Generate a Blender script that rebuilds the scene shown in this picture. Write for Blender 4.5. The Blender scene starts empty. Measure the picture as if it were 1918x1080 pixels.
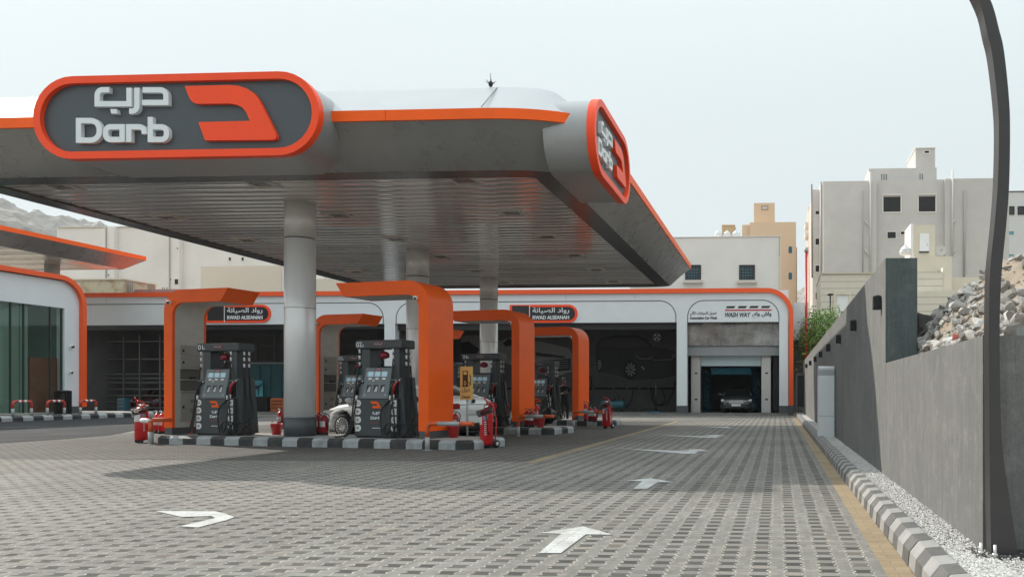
import bpy, bmesh, math, random
from math import radians as rad, sin, cos, pi, tan, atan2, sqrt, hypot
from mathutils import Vector, Matrix, noise
random.seed(7)
C = bpy.context.scene.collection
SC = bpy.context.scene
# ------------------------------------------------------------------ camera model
F, CX, HZ, CH = 1500.0, 1372.0, 736.0, 1.2
YAW = math.atan((1457 - CX) / F)
SY, CY = sin(YAW), cos(YAW)
def ray(px, py):
    t = (px - CX) / F
    return Vector((-SY + CY * t, CY + SY * t, (HZ - py) / F))
def onY(px, py, Y):
    r = ray(px, py); return Vector((0, 0, CH)) + r * (Y / r.y)
def onX(px, py, X):
    r = ray(px, py); return Vector((0, 0, CH)) + r * (X / r.x)
def onZ(px, py, z=0.0):
    r = ray(px, py); return Vector((0, 0, CH)) + r * ((z - CH) / r.z)
# ------------------------------------------------------------------ materials
MATS = {}
def mat(name, col, rough=0.6, metal=0.0, var=0.06, scale=3.0, bump=0.0, bscale=None, spec=0.5, coat=0.0, stretch=None, emit=None, es=0, alpha=None, dirt=None):
    if name in MATS: return MATS[name]
    m = bpy.data.materials.new(name); m.use_nodes = True
    nt = m.node_tree; n = nt.nodes; b = n['Principled BSDF']
    b.inputs['Roughness'].default_value = rough; b.inputs['Metallic'].default_value = metal
    b.inputs['Specular IOR Level'].default_value = spec
    if coat: b.inputs['Coat Weight'].default_value = coat; b.inputs['Coat Roughness'].default_value = 0.05
    tc = n.new('ShaderNodeTexCoord'); mp = n.new('ShaderNodeMapping')
    nt.links.new(tc.outputs['Object'], mp.inputs['Vector'])
    if stretch: mp.inputs['Scale'].default_value = stretch
    nz = n.new('ShaderNodeTexNoise'); nz.inputs['Scale'].default_value = scale; nz.inputs['Detail'].default_value = 6; nz.inputs['Roughness'].default_value = 0.65
    nt.links.new(mp.outputs['Vector'], nz.inputs['Vector'])
    cr = n.new('ShaderNodeValToRGB')
    cr.color_ramp.elements[0].position = 0.3; cr.color_ramp.elements[1].position = 0.7
    lo = [max(0, c * (1 - var)) for c in col]; hi = [min(1, c * (1 + var)) for c in col]
    cr.color_ramp.elements[0].color = (*lo, 1); cr.color_ramp.elements[1].color = (*hi, 1)
    nt.links.new(nz.outputs['Fac'], cr.inputs['Fac'])
    out = cr.outputs['Color']
    if dirt:
        dn = n.new('ShaderNodeTexNoise'); dn.inputs['Scale'].default_value = dirt[1]; dn.inputs['Detail'].default_value = 8
        nt.links.new(mp.outputs['Vector'], dn.inputs['Vector'])
        dr = n.new('ShaderNodeMapRange'); dr.inputs['From Min'].default_value = 0.5; dr.inputs['From Max'].default_value = 0.75
        dr.inputs['To Max'].default_value = dirt[2]
        nt.links.new(dn.outputs['Fac'], dr.inputs['Value'])
        mx = n.new('ShaderNodeMix'); mx.data_type = 'RGBA'
        nt.links.new(dr.outputs['Result'], mx.inputs['Factor']); nt.links.new(out, mx.inputs['A']); mx.inputs['B'].default_value = (*dirt[0], 1)
        out = mx.outputs['Result']
    nt.links.new(out, b.inputs['Base Color'])
    rr = n.new('ShaderNodeMapRange'); rr.inputs['To Min'].default_value = max(0.02, rough * 0.85); rr.inputs['To Max'].default_value = min(1, rough * 1.15)
    nt.links.new(nz.outputs['Fac'], rr.inputs['Value']); nt.links.new(rr.outputs['Result'], b.inputs['Roughness'])
    if bump:
        bz = n.new('ShaderNodeTexNoise'); bz.inputs['Scale'].default_value = bscale or scale * 4; bz.inputs['Detail'].default_value = 5
        nt.links.new(mp.outputs['Vector'], bz.inputs['Vector'])
        bp = n.new('ShaderNodeBump'); bp.inputs['Strength'].default_value = bump; bp.inputs['Distance'].default_value = 0.02
        nt.links.new(bz.outputs['Fac'], bp.inputs['Height']); nt.links.new(bp.outputs['Normal'], b.inputs['Normal'])
    if emit:
        b.inputs['Emission Color'].default_value = (*emit, 1); b.inputs['Emission Strength'].default_value = es
    if alpha is not None: b.inputs['Alpha'].default_value = alpha
    MATS[name] = m
    return m
ORANGE = mat('orange_paint', (0.95, 0.118, 0.003), 0.40, var=0.05, scale=2.0, spec=0.3, dirt=((0.70, 0.105, 0.010), 1.4, 0.45))
SIGNRED = mat('sign_red_orange', (0.95, 0.075, 0.014), 0.42, var=0.04, spec=0.35)
WHITEP = mat('white_cladding', (0.71, 0.745, 0.765), 0.35, var=0.03, scale=1.5)
ROOFW = mat('roof_cladding', (0.40, 0.415, 0.43), 0.3, var=0.05, scale=1.2)
FASCIA = mat('grey_fascia', (0.29, 0.287, 0.282), 0.28, metal=0.35, var=0.08, scale=1.6, dirt=((0.23, 0.225, 0.215), 0.9, 0.5))
LEDGE = mat('dark_ledge', (0.10, 0.10, 0.098), 0.22, metal=0.4, var=0.05)
SIGNDK = mat('sign_slate', (0.062, 0.075, 0.085), 0.4, var=0.08, scale=30)
DRUM = mat('drum_metal', (0.34, 0.345, 0.35), 0.3, metal=0.2, var=0.05)
LETTER = mat('white_lettering', (0.72, 0.76, 0.78), 0.4, var=0.02)
COLM = mat('column_metal', (0.90, 0.905, 0.905), 0.36, metal=0.25, var=0.06, scale=2, stretch=(1, 1, 0.3))
DKGREY = mat('dark_grey_paint', (0.075, 0.082, 0.088), 0.42, var=0.08, scale=5)
PUMPD = mat('pump_charcoal', (0.046, 0.053, 0.058), 0.42, var=0.1, scale=4)
PUMPL = mat('pump_slate', (0.14, 0.165, 0.175), 0.4, var=0.06, scale=4)
BLACK = mat('black_rubber', (0.012, 0.012, 0.013), 0.5, var=0.2)
BLACKM = mat('black_metal', (0.018, 0.018, 0.02), 0.4, metal=0.3, var=0.1)
LINING = mat('grey_lining', (0.50, 0.475, 0.435), 0.5, var=0.08, scale=4)
RED = mat('extinguisher_red', (0.50, 0.012, 0.016), 0.3, var=0.1, scale=8, coat=0.3)
DKRED = mat('dark_red', (0.27, 0.008, 0.016), 0.35, var=0.1)
CHROME = mat('chrome', (0.75, 0.75, 0.75), 0.15, metal=1.0, var=0.02)
STEEL = mat('brushed_steel', (0.55, 0.535, 0.52), 0.35, metal=0.8, var=0.12, scale=6, stretch=(1, 1, 4))
SCREEN = mat('lcd_screen', (0.42, 0.58, 0.66), 0.3, var=0.05, emit=(0.4, 0.65, 0.8), es=0.12)
WHITE = mat('white_paint', (0.78, 0.78, 0.77), 0.5, var=0.03)
KLIGHT = mat('kerb_light', (0.36, 0.38, 0.39), 0.75, var=0.15, scale=9, bump=0.15, dirt=((0.16, 0.15, 0.14), 3.0, 0.6))
KDARK = mat('kerb_dark', (0.030, 0.031, 0.032), 0.6, var=0.25, scale=9, bump=0.15, dirt=((0.10, 0.10, 0.095), 3.5, 0.5))
CONC = mat('concrete', (0.36, 0.35, 0.33), 0.85, var=0.12, scale=5, bump=0.2)
GLASSDK = mat('dark_glass', (0.012, 0.015, 0.017), 0.06, var=0.1, spec=0.6)
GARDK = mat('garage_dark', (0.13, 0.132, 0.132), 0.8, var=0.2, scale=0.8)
TEAL = mat('teal_paint', (0.02, 0.11, 0.13), 0.5, var=0.15)
def glassmat():
    m = bpy.data.materials.new('window_glass'); m.use_nodes = True; nt = m.node_tree; n = nt.nodes
    for x in list(n): n.remove(x)
    o = n.new('ShaderNodeOutputMaterial'); g = n.new('ShaderNodeBsdfGlossy'); t = n.new('ShaderNodeBsdfTransparent'); mx = n.new('ShaderNodeMixShader'); fr = n.new('ShaderNodeLayerWeight'); fr.inputs['Blend'].default_value = 0.35
    g.inputs['Roughness'].default_value = 0.03; g.inputs['Color'].default_value = (0.85, 0.95, 0.92, 1); t.inputs['Color'].default_value = (0.84, 0.92, 0.885, 1)
    nz = n.new('ShaderNodeTexNoise'); nz.inputs['Scale'].default_value = 0.5; ma = n.new('ShaderNodeMath'); ma.operation = 'MULTIPLY_ADD'
    nt.links.new(nz.outputs['Fac'], ma.inputs[0]); ma.inputs[1].default_value = 0.04; ma.inputs[2].default_value = 0.03
    pw = n.new('ShaderNodeMath'); pw.operation = 'POWER'; nt.links.new(fr.outputs['Facing'], pw.inputs[0]); pw.inputs[1].default_value = 3.0; ad = n.new('ShaderNodeMath'); ad.use_clamp = True; nt.links.new(pw.outputs[0], ad.inputs[0]); nt.links.new(ma.outputs[0], ad.inputs[1])
    nt.links.new(ad.outputs[0], mx.inputs[0]); nt.links.new(t.outputs[0], mx.inputs[1]); nt.links.new(g.outputs[0], mx.inputs[2]); nt.links.new(mx.outputs[0], o.inputs[0])
    return m
GLASS = glassmat()
# ------------------------------------------------------------------ mesh builder
class MB:
    def __init__(s): s.v = []; s.f = []; s.m = []; s.sm = []; s.mats = []; s.cur = 0; s.smooth = False
    def use(s, m):
        if m not in s.mats: s.mats.append(m)
        s.cur = s.mats.index(m); return s
    def add(s, vs, fs, smooth=None):
        o = len(s.v); s.v += [tuple(v) for v in vs]
        for f in fs: s.f.append(tuple(i + o for i in f)); s.m.append(s.cur); s.sm.append(s.smooth if smooth is None else smooth)
        return s
    def box(s, x0, x1, y0, y1, z0, z1, ch=0.0):
        if x0 > x1: x0, x1 = x1, x0
        if y0 > y1: y0, y1 = y1, y0
        if z0 > z1: z0, z1 = z1, z0
        if ch <= 0:
            return s.add([(x0,y0,z0),(x1,y0,z0),(x1,y1,z0),(x0,y1,z0),(x0,y0,z1),(x1,y0,z1),(x1,y1,z1),(x0,y1,z1)],
              [(3,2,1,0),(4,5,6,7),(0,1,5,4),(1,2,6,5),(2,3,7,6),(3,0,4,7)], False)
        c = min(ch, (x1-x0)*.45, (y1-y0)*.45, (z1-z0)*.45)
        bm = bmesh.new(); bmesh.ops.create_cube(bm, size=1)
        for v in bm.verts: v.co = Vector(((x0+x1)/2 + v.co.x*(x1-x0), (y0+y1)/2 + v.co.y*(y1-y0), (z0+z1)/2 + v.co.z*(z1-z0)))
        bmesh.ops.bevel(bm, geom=bm.edges[:] , offset=c, segments=2, affect='EDGES', profile=0.5)
        s.bm(bm); return s
    def bm(s, bm, smooth=False):
        bm.verts.index_update()
        s.add([v.co for v in bm.verts], [[v.index for v in f.verts] for f in bm.faces], smooth); bm.free(); return s
    def tube(s, pts, r, n=10, caps=True, smooth=True):
        pts = [Vector(p) for p in pts]; rs = r if isinstance(r, (list, tuple)) else [r] * len(pts)
        vs = []; up = None
        for i, p in enumerate(pts):
            if i == 0: t = pts[1] - pts[0]
            elif i == len(pts) - 1: t = pts[-1] - pts[-2]
            else: t = (pts[i+1] - p).normalized() + (p - pts[i-1]).normalized()
            t.normalize()
            if up is None: up = Vector((0, 0, 1)) if abs(t.z) < 0.9 else Vector((0, 1, 0))
            a = t.cross(up)
            if a.length < 1e-4: a = t.cross(Vector((1, 0, 0)))
            a.normalize(); b = a.cross(t).normalized(); up = b
            for k in range(n):
                w = 2 * pi * k / n; vs.append(p + a * cos(w) * rs[i] + b * sin(w) * rs[i])
        fs = []
        for i in range(len(pts) - 1):
            for k in range(n):
                fs.append((i*n+k, i*n+(k+1)%n, (i+1)*n+(k+1)%n, (i+1)*n+k))
        s.add(vs, fs, smooth)
        if caps:
            o = len(s.v) - len(vs)
            for idx in (list(range(n))[::-1], [(len(pts)-1)*n + k for k in range(n)]):
                s.f.append(tuple(o + i for i in idx)); s.m.append(s.cur); s.sm.append(False)
        return s
    def lathe(s, prof, c=(0, 0, 0), n=24, axis='z', smooth=True):
        vs = []; 
        for r, h in prof:
            for k in range(n):
                w = 2*pi*k/n; a, b = r*cos(w), r*sin(w)
                p = (a, b, h) if axis == 'z' else ((a, h, b) if axis == 'y' else (h, a, b))
                vs.append((c[0]+p[0], c[1]+p[1], c[2]+p[2]))
        fs = []
        for i in range(len(prof)-1):
            for k in range(n):
                q = (i*n+k, i*n+(k+1)%n, (i+1)*n+(k+1)%n, (i+1)*n+k)
                fs.append(q if axis != 'y' else q[::-1])
        s.add(vs, fs, smooth); o = len(s.v) - len(vs)
        for j, idx in ((0, range(n)), (len(prof)-1, range(n))):
            if prof[j][0] > 1e-4:
                ii = [o + j*n + k for k in idx]
                s.f.append(tuple(ii[::-1] if j == 0 else ii)); s.m.append(s.cur); s.sm.append(False)
        return s
    def prism(s, poly, a, b, plane='xz', holes=None):
        """poly 2d; plane 'xz' extrudes along y from a to b, 'xy' along z, 'yz' along x"""
        def P(p, h): return (p[0], h, p[1]) if plane == 'xz' else ((p[0], p[1], h) if plane == 'xy' else (h, p[0], p[1]))
        bm = bmesh.new(); n = len(poly)
        va = [bm.verts.new(P(p, a)) for p in poly]; vb = [bm.verts.new(P(p, b)) for p in poly]
        try:
            f1 = bm.faces.new(va); f2 = bm.faces.new(vb[::-1])
            for i in range(n): bm.faces.new((va[i], vb[i], vb[(i+1)%n], va[(i+1)%n]))
            bmesh.ops.recalc_face_normals(bm, faces=bm.faces[:])
            bmesh.ops.triangulate(bm, faces=[f for f in bm.faces if len(f.verts) > 4])
        except ValueError: pass
        return s.bm(bm)
    def ring(s, outer, inner, a, b, plane='xz'):
        def P(p, h): return (p[0], h, p[1]) if plane == 'xz' else ((p[0], p[1], h) if plane == 'xy' else (h, p[0], p[1]))
        n = len(outer); vs = [P(p, a) for p in outer] + [P(p, a) for p in inner] + [P(p, b) for p in outer] + [P(p, b) for p in inner]
        bm = bmesh.new(); V = [bm.verts.new(v) for v in vs]
        for i in range(n):
            j = (i+1) % n
            for q in ((i, j, n+j, n+i), (2*n+i, 3*n+i, 3*n+j, 2*n+j), (i, 2*n+i, 2*n+j, j), (n+i, n+j, 3*n+j, 3*n+i)):
                bm.faces.new([V[k] for k in q])
        bmesh.ops.recalc_face_normals(bm, faces=bm.faces[:])
        return s.bm(bm)
    def ribbon(s, pts, w, a, b, plane='xz', closed=False):
        L, R = offset(pts, w/2, closed), offset(pts, -w/2, closed)
        if closed: return s.ring(L, R, a, b, plane)
        return s.strip(L, R, a, b, plane)
    def strip(s, L, R, a, b, plane='xz'):
        def P(p, h): return (p[0], h, p[1]) if plane == 'xz' else ((p[0], p[1], h) if plane == 'xy' else (h, p[0], p[1]))
        n = len(L); bm = bmesh.new()
        V = [[bm.verts.new(P(p, h)) for p in q] for q, h in ((L, a), (R, a), (L, b), (R, b))]
        for i in range(n-1):
            bm.faces.new((V[0][i], V[0][i+1], V[1][i+1], V[1][i])); bm.faces.new((V[2][i], V[3][i], V[3][i+1], V[2][i+1]))
            bm.faces.new((V[0][i], V[2][i], V[2][i+1], V[0][i+1])); bm.faces.new((V[1][i], V[1][i+1], V[3][i+1], V[3][i]))
        for i in (0, n-1): bm.faces.new((V[0][i], V[1][i], V[3][i], V[2][i]))
        bmesh.ops.recalc_face_normals(bm, faces=bm.faces[:])
        return s.bm(bm)
    def sphere(s, c, r, sc=(1, 1, 1), u=16, v=10):
        bm = bmesh.new(); bmesh.ops.create_uvsphere(bm, u_segments=u, v_segments=v, radius=r)
        for q in bm.verts: q.co = Vector((c[0]+q.co.x*sc[0], c[1]+q.co.y*sc[1], c[2]+q.co.z*sc[2]))
        return s.bm(bm, True)
    def xform(s, M, start=0):
        for i in range(start, len(s.v)): s.v[i] = tuple(M @ Vector(s.v[i]))
        return s
    def build(s, name, m=None, parent=None, loc=None):
        me = bpy.data.meshes.new(name); me.from_pydata(s.v, [], s.f)
        if not s.mats: s.mats = [m]
        for q in s.mats: me.materials.append(q if q else m)
        me.polygons.foreach_set('material_index', s.m); me.polygons.foreach_set('use_smooth', s.sm)
        me.update()
        o = bpy.data.objects.new(name, me); C.objects.link(o)
        if parent: o.parent = parent
        if loc: o.location = loc
        return o
def offset(pts, w, closed=False):
    n = len(pts); out = []
    for i in range(n):
        a = pts[i-1] if (i or closed) else None; b = pts[i]; c = pts[(i+1) % n] if (i < n-1 or closed) else None
        def nrm(p, q):
            dx, dy = q[0]-p[0], q[1]-p[1]; l = hypot(dx, dy) or 1; return (-dy/l, dx/l)
        if a is None: N = nrm(b, c); k = 1
        elif c is None: N = nrm(a, b); k = 1
        else:
            n1, n2 = nrm(a, b), nrm(b, c); N = (n1[0]+n2[0], n1[1]+n2[1]); l = hypot(*N) or 1; N = (N[0]/l, N[1]/l)
            k = 1 / max(0.35, N[0]*n1[0] + N[1]*n1[1])
        out.append((b[0]+N[0]*w*k, b[1]+N[1]*w*k))
    return out
def fillet(pts, r, closed=False, n=6):
    """round the corners; r one radius or one per point"""
    out = []; N = len(pts)
    for i, p in enumerate(pts):
        q = r[i] if isinstance(r, (list, tuple)) else r
        if q <= 0 or (not closed and i in (0, N-1)): out.append(tuple(p)); continue
        a = Vector(pts[i-1][:2]); b = Vector(p[:2]); c = Vector(pts[(i+1) % N][:2])
        u, v = (a-b), (c-b); lu, lv = u.length, v.length; u.normalize(); v.normalize()
        ang = u.angle(v, pi)
        if ang > pi - 0.02: out.append(tuple(p)); continue
        d = min(q / tan(ang/2), lu*0.5 if closed or i > 1 else lu*.98, lv*0.5 if closed or i < N-2 else lv*.98); rr = d * tan(ang/2)
        p0, p1 = b + u*d, b + v*d; cen = b + (u+v).normalized() * (rr / sin(ang/2))
        a0 = atan2(p0.y-cen.y, p0.x-cen.x); a1 = atan2(p1.y-cen.y, p1.x-cen.x); da = (a1-a0+pi) % (2*pi) - pi
        for k in range(n+1):
            w = a0 + da*k/n; out.append((cen.x+rr*cos(w), cen.y+rr*sin(w)))
    return out
def rrect(x0, x1, y0, y1, r, n=8): return fillet([(x0,y0),(x1,y0),(x1,y1),(x0,y1)], r, True, n)
def empty(name, label, cat, loc=(0, 0, 0), rz=0, group=None):
    o = bpy.data.objects.new(name, None); o.empty_display_size = 0.2; C.objects.link(o); o.location = loc; o.rotation_euler = (0, 0, rz)
    return tag(o, label, cat, group)
def tag(o, label, cat, group=None, kind=None):
    if label: o['label'] = label
    if cat: o['category'] = cat
    if group: o['group'] = group
    if kind: o['kind'] = kind
    return o
def struct(o): o['kind'] = 'structure'; return o
KIDS = {}
def copy_tree(o, parent=None):
    c = o.copy(); C.objects.link(c)
    if parent: c.parent = parent
    for ch in [x for x in bpy.data.objects if x.parent == o]: copy_tree(ch, c)
    return c
def place(src, loc, rz, label, group=None, first=False, scale=None):
    o = src if first else copy_tree(src)
    o.location = loc; o.rotation_euler = (0, 0, rz); o['label'] = label
    if group: o['group'] = group
    if scale: o.scale = scale
    return o
# ------------------------------------------------------------------ lettering
AR = {  # isolated, final, initial, medial
 'ا': ('\ufe8d','\ufe8e',None,None), 'آ': ('\ufe81','\ufe82',None,None), 'ب': ('\ufe8f','\ufe90','\ufe91','\ufe92'), 'ة': ('\ufe93','\ufe94',None,None),
 'ت': ('\ufe95','\ufe96','\ufe97','\ufe98'), 'د': ('\ufea9','\ufeaa',None,None), 'ر': ('\ufead','\ufeae',None,None), 'ز': ('\ufeaf','\ufeb0',None,None),
 'س': ('\ufeb1','\ufeb2','\ufeb3','\ufeb4'), 'ش': ('\ufeb5','\ufeb6','\ufeb7','\ufeb8'), 'ص': ('\ufeb9','\ufeba','\ufebb','\ufebc'), 'غ': ('\ufecd','\ufece','\ufecf','\ufed0'),
 'ع': ('\ufec9','\ufeca','\ufecb','\ufecc'), 'ق': ('\ufed5','\ufed6','\ufed7','\ufed8'), 'ل': ('\ufedd','\ufede','\ufedf','\ufee0'), 'م': ('\ufee1','\ufee2','\ufee3','\ufee4'),
 'ن': ('\ufee5','\ufee6','\ufee7','\ufee8'), 'و': ('\ufeed','\ufeee',None,None), 'ي': ('\ufef1','\ufef2','\ufef3','\ufef4')}
def arabic(s):
    s = s.replace('لا', '\ufefb').replace('لآ', '\ufef5'); out = []
    for i, ch in enumerate(s):
        if ch in '\ufefb\ufef5':
            prev = i > 0 and s[i-1] in AR and AR[s[i-1]][2]
            out.append(chr(ord(ch) + 1) if prev else ch); continue
        if ch not in AR: out.append(ch); continue
        prev = i > 0 and s[i-1] in AR and AR[s[i-1]][2] is not None
        nxt = i < len(s)-1 and (s[i+1] in AR or s[i+1] in '\ufefb\ufef5') and AR[ch][2] is not None
        out.append(AR[ch][3] if prev and nxt else AR[ch][1] if prev else AR[ch][2] if nxt else AR[ch][0])
    return ''.join(out[::-1])
def text(name, s, cx, cz, w, h, y, dep, m, parent=None, bold=0.0, shear=0.0):
    """lettering standing in the xz plane, facing -y; fitted into w x h round (cx, cz); front at y, thickness dep"""
    cu = bpy.data.curves.new(name, 'FONT'); cu.body = s; cu.offset = bold; cu.shear = shear; cu.resolution_u = 4
    o = bpy.data.objects.new(name, cu); C.objects.link(o)
    bpy.context.view_layer.update()
    me0 = bpy.data.meshes.new_from_object(o.evaluated_get(bpy.context.evaluated_depsgraph_get()))
    bpy.data.objects.remove(o); bpy.data.curves.remove(cu)
    xs = [v.co.x for v in me0.vertices]; ys = [v.co.y for v in me0.vertices]
    sx, sy = w / (max(xs)-min(xs)), h / (max(ys)-min(ys)); mx, my = (max(xs)+min(xs))/2, (max(ys)+min(ys))/2
    bm = bmesh.new(); bm.from_mesh(me0); bpy.data.meshes.remove(me0)
    bmesh.ops.remove_doubles(bm, verts=bm.verts[:], dist=1e-5)
    for v in bm.verts: v.co = Vector(((v.co.x-mx)*sx + cx, y, (v.co.y-my)*sy + cz))
    r = bmesh.ops.extrude_face_region(bm, geom=bm.faces[:])
    for g in r['geom']:
        if isinstance(g, bmesh.types.BMVert): g.co.y += dep
    bmesh.ops.recalc_face_normals(bm, faces=bm.faces[:])
    mb = MB(); mb.bm(bm); return mb.build(name, m, parent)
# brand lettering and emblem drawn as strokes in one design frame (pixel units of the sign)
def logo_strokes():
    lat = [([(455,333),(572,333),(572,438),(455,438)], [0,48,48,0], True),
           ([(700,447),(700,366),(608,366),(608,434),(686,434)], [0,0,26,26,0], False),
           ([(738,447),(738,366),(824,366),(824,404)], [0,0,28,0], False),
           ([(858,313),(858,433),(948,433),(948,366),(872,366)], [0,0,28,28,0], False)]
    ara = [([(815,169),(945,169),(945,236),(812,236)], [0,30,0,0], False),
           ([(783,157),(783,282),(740,282)], [0,26,0], False),
           ([(628,168),(560,168),(560,243),(739,243),(739,157)], [0,30,0,0,0], False)]
    return lat, ara
EMB = [(1050,148),(1300,143),(1345,147),(1390,160),(1430,185),(1455,215),(1475,250),(1550,395),(1556,412),(1552,426),(1538,433),(1162,437),(1125,340),(1410,333),(1388,285),(1368,262),(1340,248),(1300,241),(1125,243),(1100,238),(1082,222),(1068,195)]
def logo(parent, sc, ox, oz, y, dep, what, name, m, tilt=0.0):
    """sc metres per design pixel; (ox,oz) local place of design point (0,0)"""
    def M(p): return (ox + p[0]*sc, oz - (p[1] + tilt*p[0])*sc)
    mb = MB()
    lat, ara = logo_strokes()
    if what == 'emblem': mb.prism([M(p) for p in EMB], y, y+dep)
    else:
        for pts, r, cl in (lat if what == 'lat' else ara):
            q = [M(p) for p in fillet(pts, r, cl)]
            mb.ribbon(q, 29*sc, y, y+dep, closed=cl)
        if what == 'ara': mb.prism([M(p) for p in ((634,271),(670,271),(674,295),(640,295))], y, y+dep)
    return mb.build(name, m, parent)
# ------------------------------------------------------------------ node maths
class NM:
    def __init__(s, m): s.nt = m.node_tree; s.n = s.nt.nodes
    def new(s, t, **k):
        q = s.n.new(t)
        for a, b in k.items(): setattr(q, a, b)
        return q
    def set(s, sock, v):
        if hasattr(v, 'is_linked') or hasattr(v, 'links'): s.nt.links.new(v, sock)
        else: sock.default_value = v
    def m(s, op, a, b=None, c=None, clamp=False):
        q = s.new('ShaderNodeMath', operation=op); q.use_clamp = clamp
        s.set(q.inputs[0], a)
        if b is not None: s.set(q.inputs[1], b)
        if c is not None: s.set(q.inputs[2], c)
        return q.outputs[0]
    def mix(s, f, a, b, blend='MIX'):
        q = s.new('ShaderNodeMix', data_type='RGBA', blend_type=blend); s.set(q.inputs['Factor'], f)
        for k, v in (('A', a), ('B', b)):
            s.set(q.inputs[k], (*v, 1) if isinstance(v, tuple) and len(v) == 3 else v)
        return q.outputs['Result']
    def noise(s, vec, scale, detail=4, rough=0.6):
        q = s.new('ShaderNodeTexNoise'); q.inputs['Scale'].default_value = scale; q.inputs['Detail'].default_value = detail; q.inputs['Roughness'].default_value = rough
        s.nt.links.new(vec, q.inputs['Vector']); return q.outputs['Fac']
    def rng(s, v, a, b, c=0.0, d=1.0):
        q = s.new('ShaderNodeMapRange'); s.set(q.inputs['Value'], v)
        for k, x in zip(('From Min', 'From Max', 'To Min', 'To Max'), (a, b, c, d)): q.inputs[k].default_value = x
        return q.outputs['Result']
def rawmat(name):
    m = bpy.data.materials.new(name); m.use_nodes = True; MATS[name] = m; k = NM(m); b = m.node_tree.nodes['Principled BSDF']
    tc = k.new('ShaderNodeTexCoord'); return m, k, b, tc.outputs['Object']
def paver_mat(name='block_paving', mul=None, con=1.0):
    m, k, b, P = rawmat(name); sp = k.new('ShaderNodeSeparateXYZ'); k.nt.links.new(P, sp.inputs[0]); x, y = sp.outputs[0], sp.outputs[1]
    jit = k.noise(P, 6.0, 2); x = k.m('MULTIPLY_ADD', jit, 0.012, x); y = k.m('MULTIPLY_ADD', jit, 0.010, y)
    u = k.m('DIVIDE', x, 0.232); v = k.m('DIVIDE', y, 0.1)
    fu = k.m('FRACT', u); fv = k.m('FRACT', v); s = k.m('ABSOLUTE', k.m('SUBTRACT', fu, 0.5))
    tri = k.m('ABSOLUTE', k.m('SUBTRACT', fv, 0.5))                       # 0 mid .. .5 edge
    lim = k.m('MULTIPLY_ADD', k.rng(tri, 0.18, 0.30), 0.075, 0.225)
    d = k.m('SUBTRACT', s, lim)                                           # <0 : dashed column
    dash = k.m('LESS_THAN', d, 0.0)
    row = k.m('FLOOR', v); par = k.m('FLOORED_MODULO', row, 2.0); darkp = k.m('MULTIPLY', dash, k.m('LESS_THAN', par, 0.5))
    cell = k.new('ShaderNodeCombineXYZ'); k.set(cell.inputs[0], k.m('ADD', k.m('MULTIPLY', k.m('FLOOR', u), 2.0), dash)); k.set(cell.inputs[1], row)
    wn = k.new('ShaderNodeTexWhiteNoise', noise_dimensions='2D'); k.nt.links.new(cell.outputs[0], wn.inputs['Vector'])
    r = wn.outputs['Value']
    big = k.noise(P, 0.35, 5); mid = k.noise(P, 2.5, 5); fine = k.noise(P, 60, 4)
    light = k.mix(r, (0.124, 0.118, 0.107), (0.168, 0.161, 0.148)); dark = k.mix(r, (0.036, 0.0345, 0.032), (0.070, 0.067, 0.062))
    col = k.mix(darkp, light, dark)
    pink = k.m('MULTIPLY', k.m('GREATER_THAN', r, 0.95), 0.2); col = k.mix(pink, col, (0.22, 0.155, 0.125))
    jl = k.m('MULTIPLY', k.m('GREATER_THAN', tri, 0.455), 0.55); col = k.mix(jl, col, (0.07, 0.065, 0.058))
    sand = k.m('MULTIPLY', k.m('LESS_THAN', k.m('ABSOLUTE', d), 0.030), k.rng(k.noise(P, 26, 2), 0.47, 0.58)); col = k.mix(k.m('MULTIPLY', sand, 0.8), col, (0.36, 0.335, 0.285))
    shad = k.m('MULTIPLY', k.m('LESS_THAN', k.m('ABSOLUTE', k.m('ADD', d, 0.045)), 0.014), 0.35); col = k.mix(shad, col, (0.06, 0.055, 0.05))
    st = k.m('MULTIPLY', k.rng(mid, 0.60, 0.72), k.rng(big, 0.45, 0.6)); col = k.mix(k.m('MULTIPLY', st, 0.5), col, (0.28, 0.245, 0.195))
    oil = k.m('MULTIPLY', k.rng(k.noise(P, 0.9, 6), 0.58, 0.75), 0.35); col = k.mix(oil, col, (0.08, 0.075, 0.07))
    mt = k.new('ShaderNodeMapping'); mt.inputs['Scale'].default_value = (2.2, 0.16, 1); k.nt.links.new(P, mt.inputs[0]); ty = k.m('MULTIPLY', k.rng(k.noise(mt.outputs[0], 1.0, 4), 0.56, 0.70), 0.32); col = k.mix(ty, col, (0.055, 0.052, 0.05))
    spot = k.m('MULTIPLY', k.rng(k.noise(P, 3.2, 3), 0.70, 0.76), 0.6); col = k.mix(spot, col, (0.05, 0.047, 0.045))
    patch = k.rng(k.noise(P, 0.22, 4), 0.38, 0.62, 0.84, 1.12); pm_ = k.new('ShaderNodeVectorMath', operation='SCALE'); k.nt.links.new(col, pm_.inputs[0]); k.nt.links.new(patch, pm_.inputs['Scale']); col = pm_.outputs[0]
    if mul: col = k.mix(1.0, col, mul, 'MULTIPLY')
    g = k.m('MULTIPLY_ADD', fine, 0.5, 0.75); col = k.mix(1.0, col, k.mix(g, (0.35, 0.35, 0.35), (1.25, 1.25, 1.25)), 'MULTIPLY')
    k.set(b.inputs['Base Color'], col); b.inputs['Roughness'].default_value = 0.85; b.inputs['Specular IOR Level'].default_value = 0.25
    h = k.m('ADD', k.m('MULTIPLY', k.m('GREATER_THAN', tri, 0.455), -0.6), k.m('MULTIPLY', k.m('LESS_THAN', k.m('ABSOLUTE', d), 0.035), -1.0)); h = k.m('MULTIPLY_ADD', fine, 0.4, h)
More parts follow.
